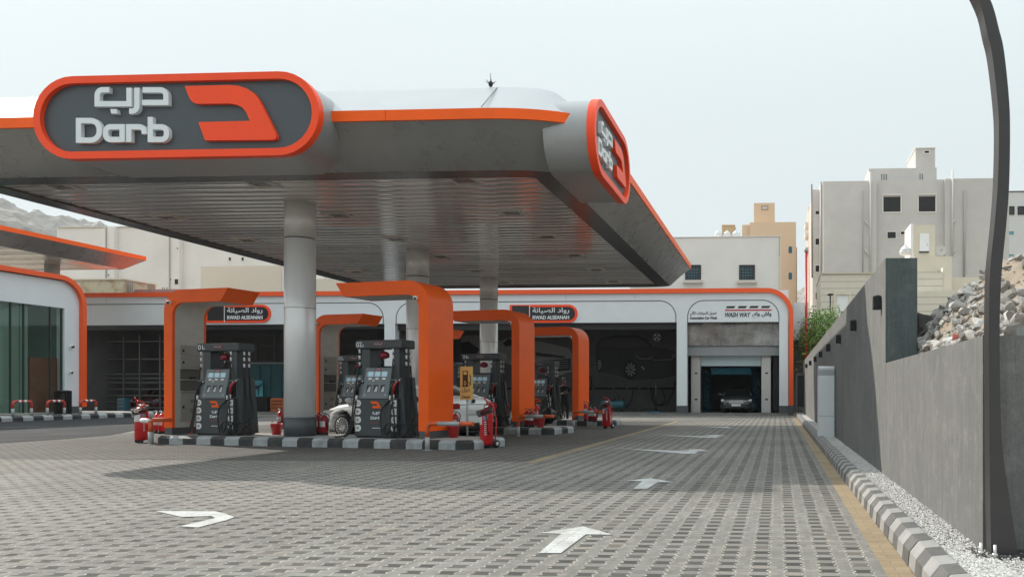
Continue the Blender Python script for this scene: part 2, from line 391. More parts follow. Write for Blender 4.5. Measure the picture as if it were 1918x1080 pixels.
    bp = k.new('ShaderNodeBump'); bp.inputs['Strength'].default_value = 0.5; bp.inputs['Distance'].default_value = 0.006; k.set(bp.inputs['Height'], h); k.nt.links.new(bp.outputs[0], b.inputs['Normal'])
    return m
def brickrow_mat(name, c1, c2, cm, bw, bh, dirt=0.3, rough=0.85, swap=False):
    m, k, b, P = rawmat(name); br = k.new('ShaderNodeTexBrick'); br.inputs['Scale'].default_value = 1.0
    br.inputs['Brick Width'].default_value = bw; br.inputs['Row Height'].default_value = bh; br.inputs['Mortar Size'].default_value = min(bw, bh) * 0.06
    br.inputs['Color1'].default_value = (*c1, 1); br.inputs['Color2'].default_value = (*c2, 1); br.inputs['Mortar'].default_value = (*cm, 1)
    if swap == 'yz':
        sp = k.new('ShaderNodeSeparateXYZ'); cb = k.new('ShaderNodeCombineXYZ'); k.nt.links.new(P, sp.inputs[0]); k.nt.links.new(sp.outputs[1], cb.inputs[0]); k.nt.links.new(sp.outputs[2], cb.inputs[1]); k.nt.links.new(cb.outputs[0], br.inputs['Vector'])
    elif swap:
        mp = k.new('ShaderNodeMapping'); mp.inputs['Rotation'].default_value = swap; k.nt.links.new(P, mp.inputs[0]); k.nt.links.new(mp.outputs[0], br.inputs['Vector'])
    else: k.nt.links.new(P, br.inputs['Vector'])
    col = br.outputs['Color']; dn = k.rng(k.noise(P, 1.7, 8), 0.45, 0.75, 0, dirt); col = k.mix(dn, col, tuple(x * 0.5 for x in c1))
    fine = k.noise(P, 50, 3); col = k.mix(1.0, col, k.mix(fine, (0.7, 0.7, 0.7), (1.3, 1.3, 1.3)), 'MULTIPLY')
    k.set(b.inputs['Base Color'], col); b.inputs['Roughness'].default_value = rough
    return m
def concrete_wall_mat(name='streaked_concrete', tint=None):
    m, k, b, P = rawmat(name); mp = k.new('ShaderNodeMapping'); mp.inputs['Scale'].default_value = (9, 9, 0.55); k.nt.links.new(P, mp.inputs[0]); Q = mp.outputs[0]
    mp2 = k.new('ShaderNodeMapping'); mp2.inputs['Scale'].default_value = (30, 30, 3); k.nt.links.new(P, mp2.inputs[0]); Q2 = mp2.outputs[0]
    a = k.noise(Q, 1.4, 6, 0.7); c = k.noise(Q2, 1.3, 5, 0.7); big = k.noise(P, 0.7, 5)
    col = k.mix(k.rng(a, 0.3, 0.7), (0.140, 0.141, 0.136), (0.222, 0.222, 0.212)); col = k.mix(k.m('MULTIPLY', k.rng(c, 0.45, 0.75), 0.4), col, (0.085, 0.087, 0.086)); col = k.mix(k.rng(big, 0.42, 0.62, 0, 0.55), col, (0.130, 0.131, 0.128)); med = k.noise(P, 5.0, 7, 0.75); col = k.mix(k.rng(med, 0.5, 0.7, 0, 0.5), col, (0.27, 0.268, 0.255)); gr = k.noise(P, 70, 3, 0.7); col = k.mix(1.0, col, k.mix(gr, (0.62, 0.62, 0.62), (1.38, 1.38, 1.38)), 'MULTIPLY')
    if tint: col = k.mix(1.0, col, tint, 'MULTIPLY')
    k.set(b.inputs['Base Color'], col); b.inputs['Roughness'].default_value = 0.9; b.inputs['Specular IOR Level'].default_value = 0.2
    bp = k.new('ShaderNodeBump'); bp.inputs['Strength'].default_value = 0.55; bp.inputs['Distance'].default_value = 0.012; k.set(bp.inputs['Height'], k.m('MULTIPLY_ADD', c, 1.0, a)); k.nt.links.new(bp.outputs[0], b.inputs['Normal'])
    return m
PAVE = paver_mat(); WALLC = concrete_wall_mat(); WALLD = concrete_wall_mat('streaked_concrete_dark', (0.52, 0.62, 0.66))  # WALLD is the same wall concrete with a darker, bluer tint
TAN = brickrow_mat('tan_paving', (0.25, 0.187, 0.11), (0.285, 0.215, 0.13), (0.20, 0.155, 0.10), 0.2, 0.1, 0.7)
ASPH = mat('asphalt', (0.040, 0.041, 0.044), 0.9, var=0.3, scale=0.8, bump=0.3, bscale=60, spec=0.1, dirt=((0.10, 0.095, 0.088), 0.5, 0.5))
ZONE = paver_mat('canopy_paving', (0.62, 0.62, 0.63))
def paint_mat():
    m, k, b, P = rawmat('road_paint'); sp = k.new('ShaderNodeSeparateXYZ'); k.nt.links.new(P, sp.inputs[0])
    fv = k.m('ABSOLUTE', k.m('SUBTRACT', k.m('FRACT', k.m('DIVIDE', sp.outputs[1], 0.1)), 0.5)); fu = k.m('ABSOLUTE', k.m('SUBTRACT', k.m('FRACT', k.m('DIVIDE', sp.outputs[0], 0.116)), 0.5))
    j = k.m('MAXIMUM', k.m('GREATER_THAN', fv, 0.45), k.m('MULTIPLY', k.m('GREATER_THAN', fu, 0.44), k.m('GREATER_THAN', k.noise(P, 18, 2), 0.5)))
    col = k.mix(k.rng(k.noise(P, 4, 7, .7), 0.42, 0.68), (0.46, 0.465, 0.46), (0.30, 0.295, 0.28)); col = k.mix(k.m('MULTIPLY', j, 0.5), col, (0.18, 0.17, 0.155)); col = k.mix(k.m('MULTIPLY', k.rng(k.noise(P, 30, 4), 0.60, 0.68), 0.7), col, (0.17, 0.16, 0.145))
    k.set(b.inputs['Base Color'], col); b.inputs['Roughness'].default_value = 0.75; return m
PAINT = paint_mat()
SAND = mat('sandy_ground', (0.30, 0.25, 0.19), 0.95, var=0.2, scale=0.3, bump=0.2)
# ------------------------------------------------------------------ world, sun, camera
SUN_D = Vector((1.25, -0.637, -1.0)).normalized()
def setup():
    w = bpy.data.worlds.new('World'); SC.world = w; w.use_nodes = True; nt = w.node_tree; n = nt.nodes
    sky = n.new('ShaderNodeTexSky'); sky.sky_type = 'NISHITA'; sky.sun_disc = False
    el = math.asin(-SUN_D.z); az = atan2(-SUN_D.x, -SUN_D.y)
    sky.sun_elevation = el; sky.sun_rotation = az; sky.air_density = 1.0; sky.dust_density = 5.0; sky.ozone_density = 1.0
    hs = n.new('ShaderNodeHueSaturation'); hs.inputs['Saturation'].default_value = 0.3
    mx = n.new('ShaderNodeMix'); mx.data_type = 'RGBA'; mx.inputs['Factor'].default_value = 0.955; mx.inputs['B'].default_value = (6.95, 7.75, 7.95, 1)
    nt.links.new(sky.outputs[0], hs.inputs['Color']); nt.links.new(hs.outputs[0], mx.inputs['A'])
    tc = n.new('ShaderNodeTexCoord'); sp = n.new('ShaderNodeSeparateXYZ'); nt.links.new(tc.outputs['Generated'], sp.inputs[0])
    k = NM(type('W', (), {'node_tree': nt})()); z = k.m('MAXIMUM', sp.outputs[2], 0.0); gz_ = k.m('MULTIPLY_ADD', k.m('POWER', z, 3.0), 1.9, 0.98)
    vm = n.new('ShaderNodeVectorMath'); vm.operation = 'SCALE'; nt.links.new(mx.outputs['Result'], vm.inputs[0]); nt.links.new(gz_, vm.inputs['Scale'])
    bg = n['Background']; nt.links.new(vm.outputs[0], bg.inputs['Color']); bg.inputs['Strength'].default_value = 0.1
    l = bpy.data.lights.new('sun', 'SUN'); l.energy = 4.5; l.angle = rad(0.6); l.color = (1.0, 0.925, 0.83)
    o = bpy.data.objects.new('sun', l); C.objects.link(o); o.rotation_euler = SUN_D.to_track_quat('-Z', 'Y').to_euler(); o.location = (-30, 20, 40)
    cam = bpy.data.cameras.new('camera'); co = bpy.data.objects.new('camera', cam); C.objects.link(co); SC.camera = co
    cam.sensor_width = 36; cam.sensor_fit = 'HORIZONTAL'; cam.lens = F / 1918 * 36; cam.shift_x = (959 - CX) / 1918; cam.shift_y = (HZ - 540) / 1918
    cam.clip_end = 6000; cam.clip_start = 0.05
    co.location = (0, 0, CH); co.rotation_euler = (rad(90), 0, YAW)
    SC.view_settings.view_transform = 'Standard'; SC.view_settings.look = 'None'; SC.view_settings.gamma = 1; SC.view_settings.exposure = 0.1
    SC.cycles.max_bounces = 8; SC.cycles.transparent_max_bounces = 12; SC.cycles.sample_clamp_indirect = 6
    SC.render.resolution_x = 1024; SC.render.resolution_y = 576
setup()
# ------------------------------------------------------------------ ground
def sheet(name, poly, z, m):
    mb = MB(); mb.add([(p[0], p[1], z) for p in poly], [tuple(range(len(poly)))]); return mb.build(name, m)
struct(sheet('ground', [(-1500, -120), (900, -120), (900, 1250), (-1500, 1250)], -0.02, SAND))
struct(sheet('paving', [(-60, -6), (0.72, -6), (0.72, 62), (-60, 62)], 0.0, PAVE))
struct(sheet('kerb_strip', [(0.72, -6), (0.905, -6), (0.905, 44), (0.72, 44)], 0.0, TAN))
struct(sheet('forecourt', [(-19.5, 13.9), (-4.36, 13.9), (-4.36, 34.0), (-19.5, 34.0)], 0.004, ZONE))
struct(sheet('paving_line', [(-4.36, 13.6), (-4.2, 13.6), (-4.2, 34), (-4.36, 34)], 0.004, TAN))
ap = [onZ(-300, 858), onZ(0, 830), onZ(120, 822), onZ(205, 815), onZ(250, 806), onZ(300, 800), onZ(420, 790)]
struct(sheet('road', [(p.x, p.y) for p in ap] + [(-14, 40.0), (-32.4, 40.0), (-32.4, 20)], 0.009, ASPH))
LAB = {'painted straight arrow nearest the camera on the lane': 0}
def arrow(pts, label, z=0.005):
    mb = MB(); q = [onZ(x, y, z) for x, y in pts]; mb.prism([(p.x, p.y) for p in q], z - 0.001, z + 0.002, 'xy'); o = mb.build('painted_arrow', PAINT)
    tag(o, label, 'road arrow', 'white arrows painted on the paving')
def Z5(p): return [(900 + x*.3441, 740 + y*.3441) for x, y in p]
def Z6(p): return [(x*.4692, 780 + y*.4692) for x, y in p]
arrow(Z5([(318,857),(438,857),(575,755),(718,757),(560,713),(318,748),(440,752)]), 'largest straight white arrow on the sunlit paving nearest the camera')
arrow(Z5([(832,507),(908,507),(968,470),(1050,472),(930,450),(798,463),(882,466)]), 'smaller straight white arrow just at the edge of the canopy shadow')
arrow(Z5([(745,287),(900,294),(1130,303),(1140,299),(1072,297),(1185,291),(1250,303),(1185,303),(1165,317),(1108,317)]), 'bent white arrow with a long tail lying fully in the canopy shadow')
arrow(Z5([(960,215),(1222,222),(1258,220),(1210,217),(1285,214),(1342,220),(1300,221),(1280,230),(1215,229)]), 'thin bent white arrow farther up the lane before the wash bay')
arrow(Z5([(1190,168),(1320,171),(1345,170),(1362,174),(1345,177),(1310,175)]), 'faintest and farthest white arrow near the sunlit strip by the bays')
arrow(Z6([(622,376),(860,377),(905,388),(935,400),(905,412),(790,441),(716,437),(860,404),(845,396),(725,399)]), 'left turning curved white arrow on the foreground paving')
# kerb beside the gravel: chamfered blocks in two greys
mb = MB(); prof = [(0.905, 0.0), (0.915, 0.10), (0.975, 0.175), (1.075, 0.185), (1.105, 0.15), (1.105, 0.0)]
y = 2.0; i = 0
while y < 43:
    mb.use(mat('kerb_pale', (0.27, 0.265, 0.255), 0.8, var=.12, scale=9, bump=.2, dirt=((.17,.165,.155), 3.0, .5)) if i % 2 else mat('kerb_grey', (0.095, 0.092, 0.088), 0.7, var=0.2, scale=9, bump=0.15, dirt=((0.17, 0.16, 0.15), 4.0, 0.4)))
    n = len(prof); dx = random.uniform(-.004, .004); a = [(p[0]+dx, y+.003, p[1]) for p in prof]; b = [(p[0]+dx, y + 0.254, p[1]) for p in prof]
    mb.add(a + b, [(k, k+1, n+k+1, n+k) for k in range(n-1)] + [tuple(range(n))[::-1], tuple(n + k for k in range(n))], False); y += 0.26; i += 1
struct(mb.build('kerb'))
# gravel
struct(sheet('gravel_bed', [(1.10, 2), (1.62, 2), (1.62, 44), (1.10, 44)], 0.135, mat('gravel_base', (0.40, 0.39, 0.375), 0.9, var=0.25, scale=40, bump=0.5, bscale=45)))
struct(sheet('gravel_bed', [(1.62, 2), (3.6, 2), (3.6, 5.5), (1.62, 5.5)], 0.135, MATS['gravel_base']))
mb = MB(); mb.use(mat('white_gravel', (0.50, 0.49, 0.47), 0.8, var=0.3, scale=14)); oct_ = [(1,0,0),(-1,0,0),(0,1,0),(0,-1,0),(0,0,1),(0,0,-1)]; of = [(0,2,4),(2,1,4),(1,3,4),(3,0,4),(2,0,5),(1,2,5),(3,1,5),(0,3,5)]
def stone(x, y, z, r):
    R = Matrix.Rotation(random.uniform(0, 6.3), 3, 'Z') @ Matrix.Rotation(random.uniform(-.6, .6), 3, 'X'); sx, sy, sz = r*random.uniform(.7,1.4), r*random.uniform(.6,1), r*random.uniform(.5,.8)
    mb.add([R @ Vector((p[0]*sx, p[1]*sy, p[2]*sz)) + Vector((x, y, z)) for p in oct_], of, False)
for k in range(21000):
    t = random.random(); yy = 4.4 + 27 * t ** 1.9; xx = random.uniform(1.10, 1.39)
    stone(xx, yy, 0.14 + random.uniform(0, .014), random.uniform(.007, .013) * (1 + yy * .02))
for k in range(5200): stone(random.uniform(1.1, 2.6), random.uniform(4.3, 5.5), 0.14 + random.uniform(0, .014), random.uniform(.007, .013))
tag(mb.build('gravel'), None, None, kind='stuff')
# ------------------------------------------------------------------ retaining wall on the right
WX = 1.37
w = empty('retaining_wall', 'tall streaked grey concrete wall stepping down along the right side of the lane', 'wall', (WX, 10.3, 0))
L = lambda x: x - WX
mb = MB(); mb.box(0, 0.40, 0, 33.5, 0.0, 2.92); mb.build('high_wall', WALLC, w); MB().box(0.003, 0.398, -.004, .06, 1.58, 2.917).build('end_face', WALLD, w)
mb = MB(); mb.box(0.0, 0.30, 5.45-10.3, -0.003, 0.0, 1.585); mb.build('low_wall', WALLC, w)
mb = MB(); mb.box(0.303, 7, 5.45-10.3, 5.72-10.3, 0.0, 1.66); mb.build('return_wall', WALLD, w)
for px, py in ((1650.5,567),(1604,609.6),(1575,635),(1555,651),(1540,663.5),(1529.5,672.6),(1520,679.6),(1512.6,685)):
    p = onX(px, py, WX); o = MB(); o.use(BLACKM).box(-0.11, -0.001, -0.05, 0.05, -0.09, 0.09, 0.008); o.box(-0.07, -0.02, -0.03, 0.03, 0.09, 0.10)
    q = o.build('wall_light', BLACKM, None, p); tag(q, 'x', 'wall lamp', 'small black box lamps along the concrete wall')
lab = ['first black wall lamp beside the stepped end of the high wall, nearest the camera','second black wall lamp counted from the stepped wall end, in the shadowed part','third black wall lamp from the stepped wall end','fourth black wall lamp from the stepped wall end, just beyond the white cabinet top','fifth black wall lamp from the stepped wall end','sixth black wall lamp from the stepped wall end','seventh black wall lamp from the stepped wall end, in sun again','eighth and farthest black wall lamp at the far end of the wall']
for o, l in zip([x for x in C.objects if x.name.startswith('wall_light')], lab): o['label'] = l
# white service cabinet
p0, p1 = onZ(1533, 819, .14), onZ(1563, 819, .14); cw = p1.x - p0.x
c = empty('service_cabinet', 'pale grey rounded-top metal cabinet standing on the gravel by the wall', 'cabinet', (p0.x, p0.y, 0.13))
mb = MB(); mb.box(0, cw, 0, 0.5, 0, 0.52, 0.006); mb.build('lower_door', WHITEP, c)
mb = MB(); mb.box(0, cw, 0, 0.5, 0.525, 1.50, 0.006); mb.build('upper_door', WHITEP, c)
mb = MB(); mb.prism(fillet([(-.0, 1.505), (-.0, 1.72), (0.5, 1.72), (0.5, 1.505)], [0, .16, .05, 0], True, 8), 0, cw, 'yz'); o = mb.build('cap', ROOFW, c)
# dark display panel at the far end
p0, p1 = onY(1491, 764, 42), onY(1511, 700, 42); a = p1.x - p0.x; hh = p1.z - p0.z
c = empty('display_panel', 'black framed upright panel on two short legs beside the wash bay corner', 'panel', (p0.x, 42, 0.0))
mb = MB(); mb.ring(rrect(0, a, p0.z, p1.z, .02), rrect(.07, a-.07, p0.z+.07, p1.z-.07, .02), -.05, .08); mb.build('frame', mat('panel_frame', (0.10, 0.10, 0.10), 0.4), c)
mb = MB(); mb.box(.065, a-.065, -.02, .06, p0.z+.065, p1.z-.065); mb.build('screen', BLACKM, c)
for x in (.1, a-.15): MB().use(BLACKM).box(x, x+.05, 0, .05, 0, p0.z).build('leg', None, c)
# curved lamp post
cp = [(0,1837),(60,1857),(100,1866),(180,1875),(260,1878),(340,1876),(420,1869),(520,1861),(620,1857.5),(740,1858.5),(840,1863),(940,1871),(1042,1881)]
c0 = onZ(1881, 1042, 0.14); Yl = c0.y
c = empty('lamp_post', 'dark curved blade-like lamp post rising in front of the wall corner', 'lamp post', (c0.x, Yl, 0.14))
edge = [(0,1833,1854),(60,1849,1872),(100,1858,1881),(180,1867.5,1889.5),(240,1871,1892),(340,1869,1890.5),(420,1863,1885),(500,1855,1877),(580,1852.5,1873),(660,1852,1872.5),(740,1852.6,1873.6),(840,1853.5,1877.7),(940,1854.6,1892),(1000,1855.6,1901),(1042,1856.6,1908)]
pts = []; wd = []
for y_, l_, r_ in edge[::-1]:
    p_, q_ = onY(l_, y_, Yl), onY(r_, y_, Yl); pts.append(((p_.x+q_.x)/2 - c0.x, p_.z - 0.14)); wd.append((q_.x-p_.x)/2)
e = pts[-1]; pts += [(e[0]-.16, e[1]+.28), (e[0]-.42, e[1]+.5), (e[0]-.8, e[1]+.62), (e[0]-1.15, e[1]+.66)]; wd += [.036,.035,.034,.032]
# smooth by Catmull-Rom
def crom(P, n=5):
    out = []
    for i in range(len(P)-1):
        a, b, c_, d = P[max(0,i-1)], P[i], P[i+1], P[min(len(P)-1,i+2)]
        for k in range(n):
            t = k/n; out.append(tuple(.5*((2*b[j]) + (-a[j]+c_[j])*t + (2*a[j]-5*b[j]+4*c_[j]-d[j])*t*t + (-a[j]+3*b[j]-3*c_[j]+d[j])*t**3) for j in range(len(b))))
    out.append(tuple(P[-1])); return out
sm = crom([(p[0], p[1], q) for p, q in zip(pts, wd)])
Lf = []; Rt = []
ctr = [(p[0], p[1]) for p in sm]; 
for i, p in enumerate(sm):
    l_ = offset(ctr, p[2], False)[i]; r_ = offset(ctr, -p[2], False)[i]; Lf.append(l_); Rt.append(r_)
LAMPM = mat('lamp_post_paint', (0.045, 0.043, 0.043), 0.38, metal=0.2, var=0.1, scale=6)
mb = MB(); mb.strip(Lf, Rt, 0, 0.125); mb.build('post', LAMPM, c)
mb = MB(); e = sm[-1]; mb.box(e[0]-.55, e[0]+.02, -.02, .145, e[1]-.04, e[1]+.05, .015); mb.build('lamp_head', LAMPM, c)
mb = MB(); mb.use(STEEL)
for x, y in ((-.16,-.05),(-.09,-.12),(.17,.0),(.2,-.1)): mb.tube([(x, y, -.02), (x, y, .10)], .011, 8); mb.lathe([(.02,0.0),(.02,.018)], (x, y, .028), 6)
mb.build('anchor_bolt', STEEL, c); MB().box(-.20, .22, -.09, .22, -.02, .016, .004).build('base_plate', LAMPM, c)
# ------------------------------------------------------------------ main canopy
XL, XR, YF, YB = -18.0, -3.61, 14.75, 33.9
ZT, ZTL, ZTOP, ZS = 6.545, 6.345, 7.32, 5.61
c = empty('canopy', 'large white and grey fuel station canopy with orange edge trim on round columns', 'canopy', ((XL+XR)/2, (YF+YB)/2, 0))
OX, OY = (XL+XR)/2, (YF+YB)/2
def loop(ins, z, R=1.7, n=14):
    ax, by = max(.05, 1.9 - ins), max(.05, .92 - ins*.6); x0, x1, y0, y1 = XL+ins, XR-ins, YF+ins, YB-ins; out = []
    for cx, cy, a0 in ((x1-ax, y0+by, -pi/2), (x1-ax, y1-by, 0), (x0+ax, y1-by, pi/2), (x0+ax, y0+by, pi)):
        for k in range(n+1): w_ = a0 + pi/2*k/n; out.append((cx + ax*cos(w_) - OX, cy + by*sin(w_) - OY, z))
    return out
def skin(loops, m, name, parent, smooth=True, closed_top=None):
    mb = MB(); n = len(loops[0])
    for l in loops: mb.v += l
    fs = [(i*n+k, i*n+(k+1)%n, (i+1)*n+(k+1)%n, (i+1)*n+k) for i in range(len(loops)-1) for k in range(n)]
    mb.f = fs; mb.m = [0]*len(fs); mb.sm = [False]*len(fs)
    if closed_top is not None: mb.f.append(tuple(closed_top*n + k for k in range(n))); mb.m.append(0); mb.sm.append(False)
    return mb.build(name, m, parent)
def auto(o, ang=40):
    me = o.data; bm = bmesh.new(); bm.from_mesh(me); bmesh.ops.recalc_face_normals(bm, faces=bm.faces[:])
    for f in bm.faces: f.smooth = True
    for e in bm.edges:
        e.smooth = not (len(e.link_faces) == 2 and e.calc_face_angle(0) > rad(ang))
    bm.to_mesh(me); bm.free(); return o
auto(skin([loop(0.0, ZT), loop(0.04, ZT+.02), loop(.84, ZTOP-.07), loop(.94, ZTOP-.015), loop(1.15, ZTOP)], ROOFW, 'roof_cap', c, closed_top=4), 25)
auto(skin([loop(0.05, ZTL-.004), loop(-.02, ZTL), loop(-.02, ZT), loop(0.05, ZT+.015)], ORANGE, 'edge_trim', c))
auto(skin([loop(0.02, ZTL), loop(0.40, ZTL-.33), loop(.78, ZS+.02), loop(.82, ZS)], FASCIA, 'fascia', c), 30)
auto(skin([loop(.82, ZS), loop(1.36, ZS), loop(1.36, ZS+.06)], LEDGE, 'ledge', c))
# ribbed soffit strips along x, each a shallow arch
mb = MB(); nst = 44; y0, y1 = YF+1.36-OY, YB-1.36-OY; xs0, xs1 = XL+1.36-OX, XR-1.36-OX; rr = .3
cols = 8
def xlim(y):
    d = min(y - y0, y1 - y)
    if d >= rr: return 0
    return rr - sqrt(max(0, rr*rr - (rr-d)**2))
vs = []; fs = []
for i in range(nst):
    a = y0 + (y1-y0)*i/nst; b = y0 + (y1-y0)*(i+1)/nst; K = 6
    w = random.uniform(.6, 1.4)
    for k in range(K+1):
        t = k/K; yy = a + (b-a)*t; zz = ZS+.05 - .010*w*sin(pi*t) + (0.004 if k in (0, K) else 0); ins = xlim(yy)
        for q in range(cols+1):
            x = xs0+ins + (xs1-xs0-2*ins)*q/cols; vs.append((x, yy, zz + .003*noise.noise((x*.5, i*3.1, 0))))
    o = i*(K+1)*(cols+1)
    for k in range(K):
        for q in range(cols): fs.append((o+k*(cols+1)+q, o+(k+1)*(cols+1)+q, o+(k+1)*(cols+1)+q+1, o+k*(cols+1)+q+1))
mb.add(vs, fs, True); SOFF = mat('soffit_strips', (0.70, 0.69, 0.67), 0.11, metal=0.45, var=0.08, scale=0.8, spec=0.6)
mb.build('soffit', SOFF, c)
for X in (-6.55, -10.96, -15.4):
    for k in range(6):
        Y = 16.4 + 3.03*k; x, y = X-OX, Y-OY; z = ZS+.045
        mb = MB(); mb.ring([(x-.3,y-.3),(x+.3,y-.3),(x+.3,y+.3),(x-.3,y+.3)], [(x-.2,y-.2),(x+.2,y-.2),(x+.2,y+.2),(x-.2,y+.2)], z-.03, z, 'xy')
        f = mb.build('downlight', mat('light_frame', (0.5, 0.48, 0.45), 0.4), c)
        MB().box(x-.2, x+.2, y-.2, y+.2, z-.012, z-.002).build('diffuser', mat('light_diffuser', (0.12, 0.12, 0.12), 0.2), f)
for Y in (18.2, 24.35, 30.5):
    y = Y-OY; x = -11.20-OX; z0 = 0.2
    mb = MB(); mb.lathe([(.335, z0+.44), (.335, 4.8)], (x, y, 0), 40); f = mb.build('column', COLM, c)
    MB().lathe([(.341, z0), (.341, z0+.44)], (x, y, 0), 40).build('column_base', DKGREY, f); MB().lathe([(.3365, 3.175), (.3365, 3.19)], (x, y, 0), 40).build('seam', mat('seam_grey', (.3,.3,.3), .5), f)
    MB().lathe([(.335, 4.825), (.335, 5.66)], (x, y, 0), 40).build('column_head', mat('column_head_metal', (0.62, 0.61, 0.59), 0.35, metal=0.2), f)
    MB().lathe([(.325, 4.79), (.325, 4.83)], (x, y, 0), 40).build('joint', BLACKM, f)
mb = MB()
for x_ in (XR-1.95, XL+1.95): mb.tube([(x_-OX, YF-.006-OY, ZT+.02), (x_-OX, YF+.84-OY-.004, ZTOP-.07+.004)], .008, 6)
mb.build('panel_seam', mat('seam_dark', (.2,.2,.2), .6), c)
mb = MB()
for x_ in (-16.2, -7.4): mb.box(x_-.006-OX, x_+.006-OX, YF-.0235-OY, YF-.015-OY, ZTL+.002, ZT-.002)
mb.build('trim_joint', mat('trim_dark', (.45,.05,.005), .6), c)
# lightning spike
p = onY(919, 157, YF+1.0)
t = empty('lightning_rod', 'small black spiked rod standing on the front roof edge of the main canopy', 'rod', (p.x, p.y, ZTOP-.02))
mb = MB(); mb.tube([(0,0,.0),(0,0,.31)], [.012,.005], 6); mb.build('rod', BLACKM, t)
mb = MB(); mb.sphere((0,0,.09), .045, (1,1,1.4)); 
for k in range(6): w_ = k*pi/3; mb.tube([(0,0,.09),(cos(w_)*.11,.11*sin(w_),.14)], [.012,.004], 5)
mb.build('spikes', BLACKM, t)
# ------------------------------------------------------------------ drum signs
def stadium(L, H, ins, n=16):
    r = H/2 - ins; out = []
    for k in range(n+1): w_ = pi/2 + pi*k/n; out.append((H/2 + r*cos(w_), H/2 + r*sin(w_)))
    for k in range(n+1): w_ = -pi/2 + pi*k/n; out.append((L-H/2 + r*cos(w_), H/2 + r*sin(w_)))
    return out
def drum_sign(L, H, depth, label, loc, rz, lx, sc, oz, tl):
    t = empty('oval_sign', label, 'sign', loc, rz, 'oval station signs on the canopy')
    mb = MB(); mb.prism(stadium(L, H, .03), .06, depth); auto(mb.build('drum', DRUM, t), 30)
    mb = MB(); mb.ring(stadium(L, H, 0), stadium(L, H, .135), -.06, .10); auto(mb.build('rim', SIGNRED, t), 30)
    mb = MB(); mb.prism(stadium(L, H, .13), .03, .055); mb.build('panel', SIGNDK, t)
    logo(t, sc, lx, oz, -.05, .08, 'ara', 'arabic_lettering', LETTER, tl)
    logo(t, sc, lx, oz, -.05, .08, 'lat', 'latin_lettering', LETTER, tl)
    logo(t, sc, lx, oz, -.05, .08, 'emblem', 'emblem', SIGNRED, tl)
    return t
YS = 14.3
a, b = onY(67, 222, YS), onY(601, 216, YS); L_ = b.x - a.x
zt = (onY(143, 146, YS).z + onY(527, 135, YS).z)/2; zb = (onY(130, 299, YS).z + onY(533, 293, YS).z)/2; H_ = zt - zb
sc = L_/1590
drum_sign(L_, H_, 1.35, 'large oval slate sign with orange rim on the front edge of the canopy', (a.x, YS, zb), 0, -200*sc, sc, 548*sc, .0207)
XS = -3.53; Yn, Yf_ = XS/ (ray(1108,250).x/ray(1108,250).y), XS/(ray(1176,330).x/ray(1176,330).y)
L2 = Yf_-Yn; H2 = 1.5
drum_sign(L2, H2, 0.95, 'oval slate sign with orange rim on the right side of the canopy seen edge-on', (XS, Yn, onX(1117,250,XS).z*0 + 5.50), pi/2, -270*L2/1450 -.05, L2/1450, 1.5, .0)
# ------------------------------------------------------------------ pump islands
IA = atan2(-1.66, 8.39); IC = Vector((-10.655, 17.31, 0)); IH = 4.275; IW = 1.75; IT = 0.2; ISP = 6.15
def W(k, lx, ly, z=0.0):
    return Vector((IC.x + (.22 if k == 2 else 0) + lx*cos(IA) - ly*sin(IA), IC.y + k*ISP + lx*sin(IA) + ly*cos(IA), z))
def ilx(px, py, ly, k=0):
    """local x, z where the view ray meets the island's plane local y = ly"""
    r = ray(px, py); n = Vector((-sin(IA), cos(IA), 0)); p0 = W(k, 0, ly); o = Vector((0, 0, CH))
    q = o + r * ((p0 - o).dot(n) / r.dot(n)); d = q - W(k, 0, 0); return d.x*cos(IA) + d.y*sin(IA), q.z
def resample(poly, step):
    out = []; n = len(poly); L = []; 
    for i in range(n):
        a, b = Vector(poly[i]), Vector(poly[(i+1) % n]); L.append((b-a).length)
    tot = sum(L); N = max(8, int(round(tot/step))); cum = 0; i = 0; acc = 0
    for k in range(N):
        s = tot*k/N
        while acc + L[i] < s: acc += L[i]; i += 1
        t = (s-acc)/L[i]; a, b = Vector(poly[i]), Vector(poly[(i+1) % n]); out.append(tuple(a + (b-a)*t))
    return out
def make_island(label, k):
    t = empty('pump_island', label, 'kerbed island', W(k, 0, 0), IA, 'black and white kerbed pump islands')
    base = resample(rrect(-IH, IH, 0, IW, .38), 0.105)
    n = len(base); n -= n % 8; base = resample(rrect(-IH, IH, 0, IW, .38), 0.1); 
    n = len(base)
    loops = []
    for ins, z in ((0, 0), (.0, .145), (.055, IT), (.20, IT+.002)):
        q = offset(base, ins, True)
        loops.append([(p[0], p[1], z) for p in q])
    mb = MB(); mb.use(KLIGHT); mb.use(KDARK)
    for l in loops: mb.v += l
    for i in range(3):
        for j in range(n):
            mb.f.append((i*n+j, i*n+(j+1)%n, (i+1)*n+(j+1)%n, (i+1)*n+j)); mb.m.append((j//4) % 2); mb.sm.append(False)
    mb.build('kerb', None, t)
    mb = MB(); mb.prism([(p[0], p[1]) for p in loops[3]], .05, IT+.001, 'xy'); mb.build('slab', CONC, t)
    return t
ISN = ['nearest', 'middle', 'farthest']
for k in range(3): make_island(['nearest black and white kerbed island carrying pumps 01 and 02', 'second black and white kerbed island carrying pumps 03 and 04', 'farthest black and white kerbed island by the standing person'][k], k)
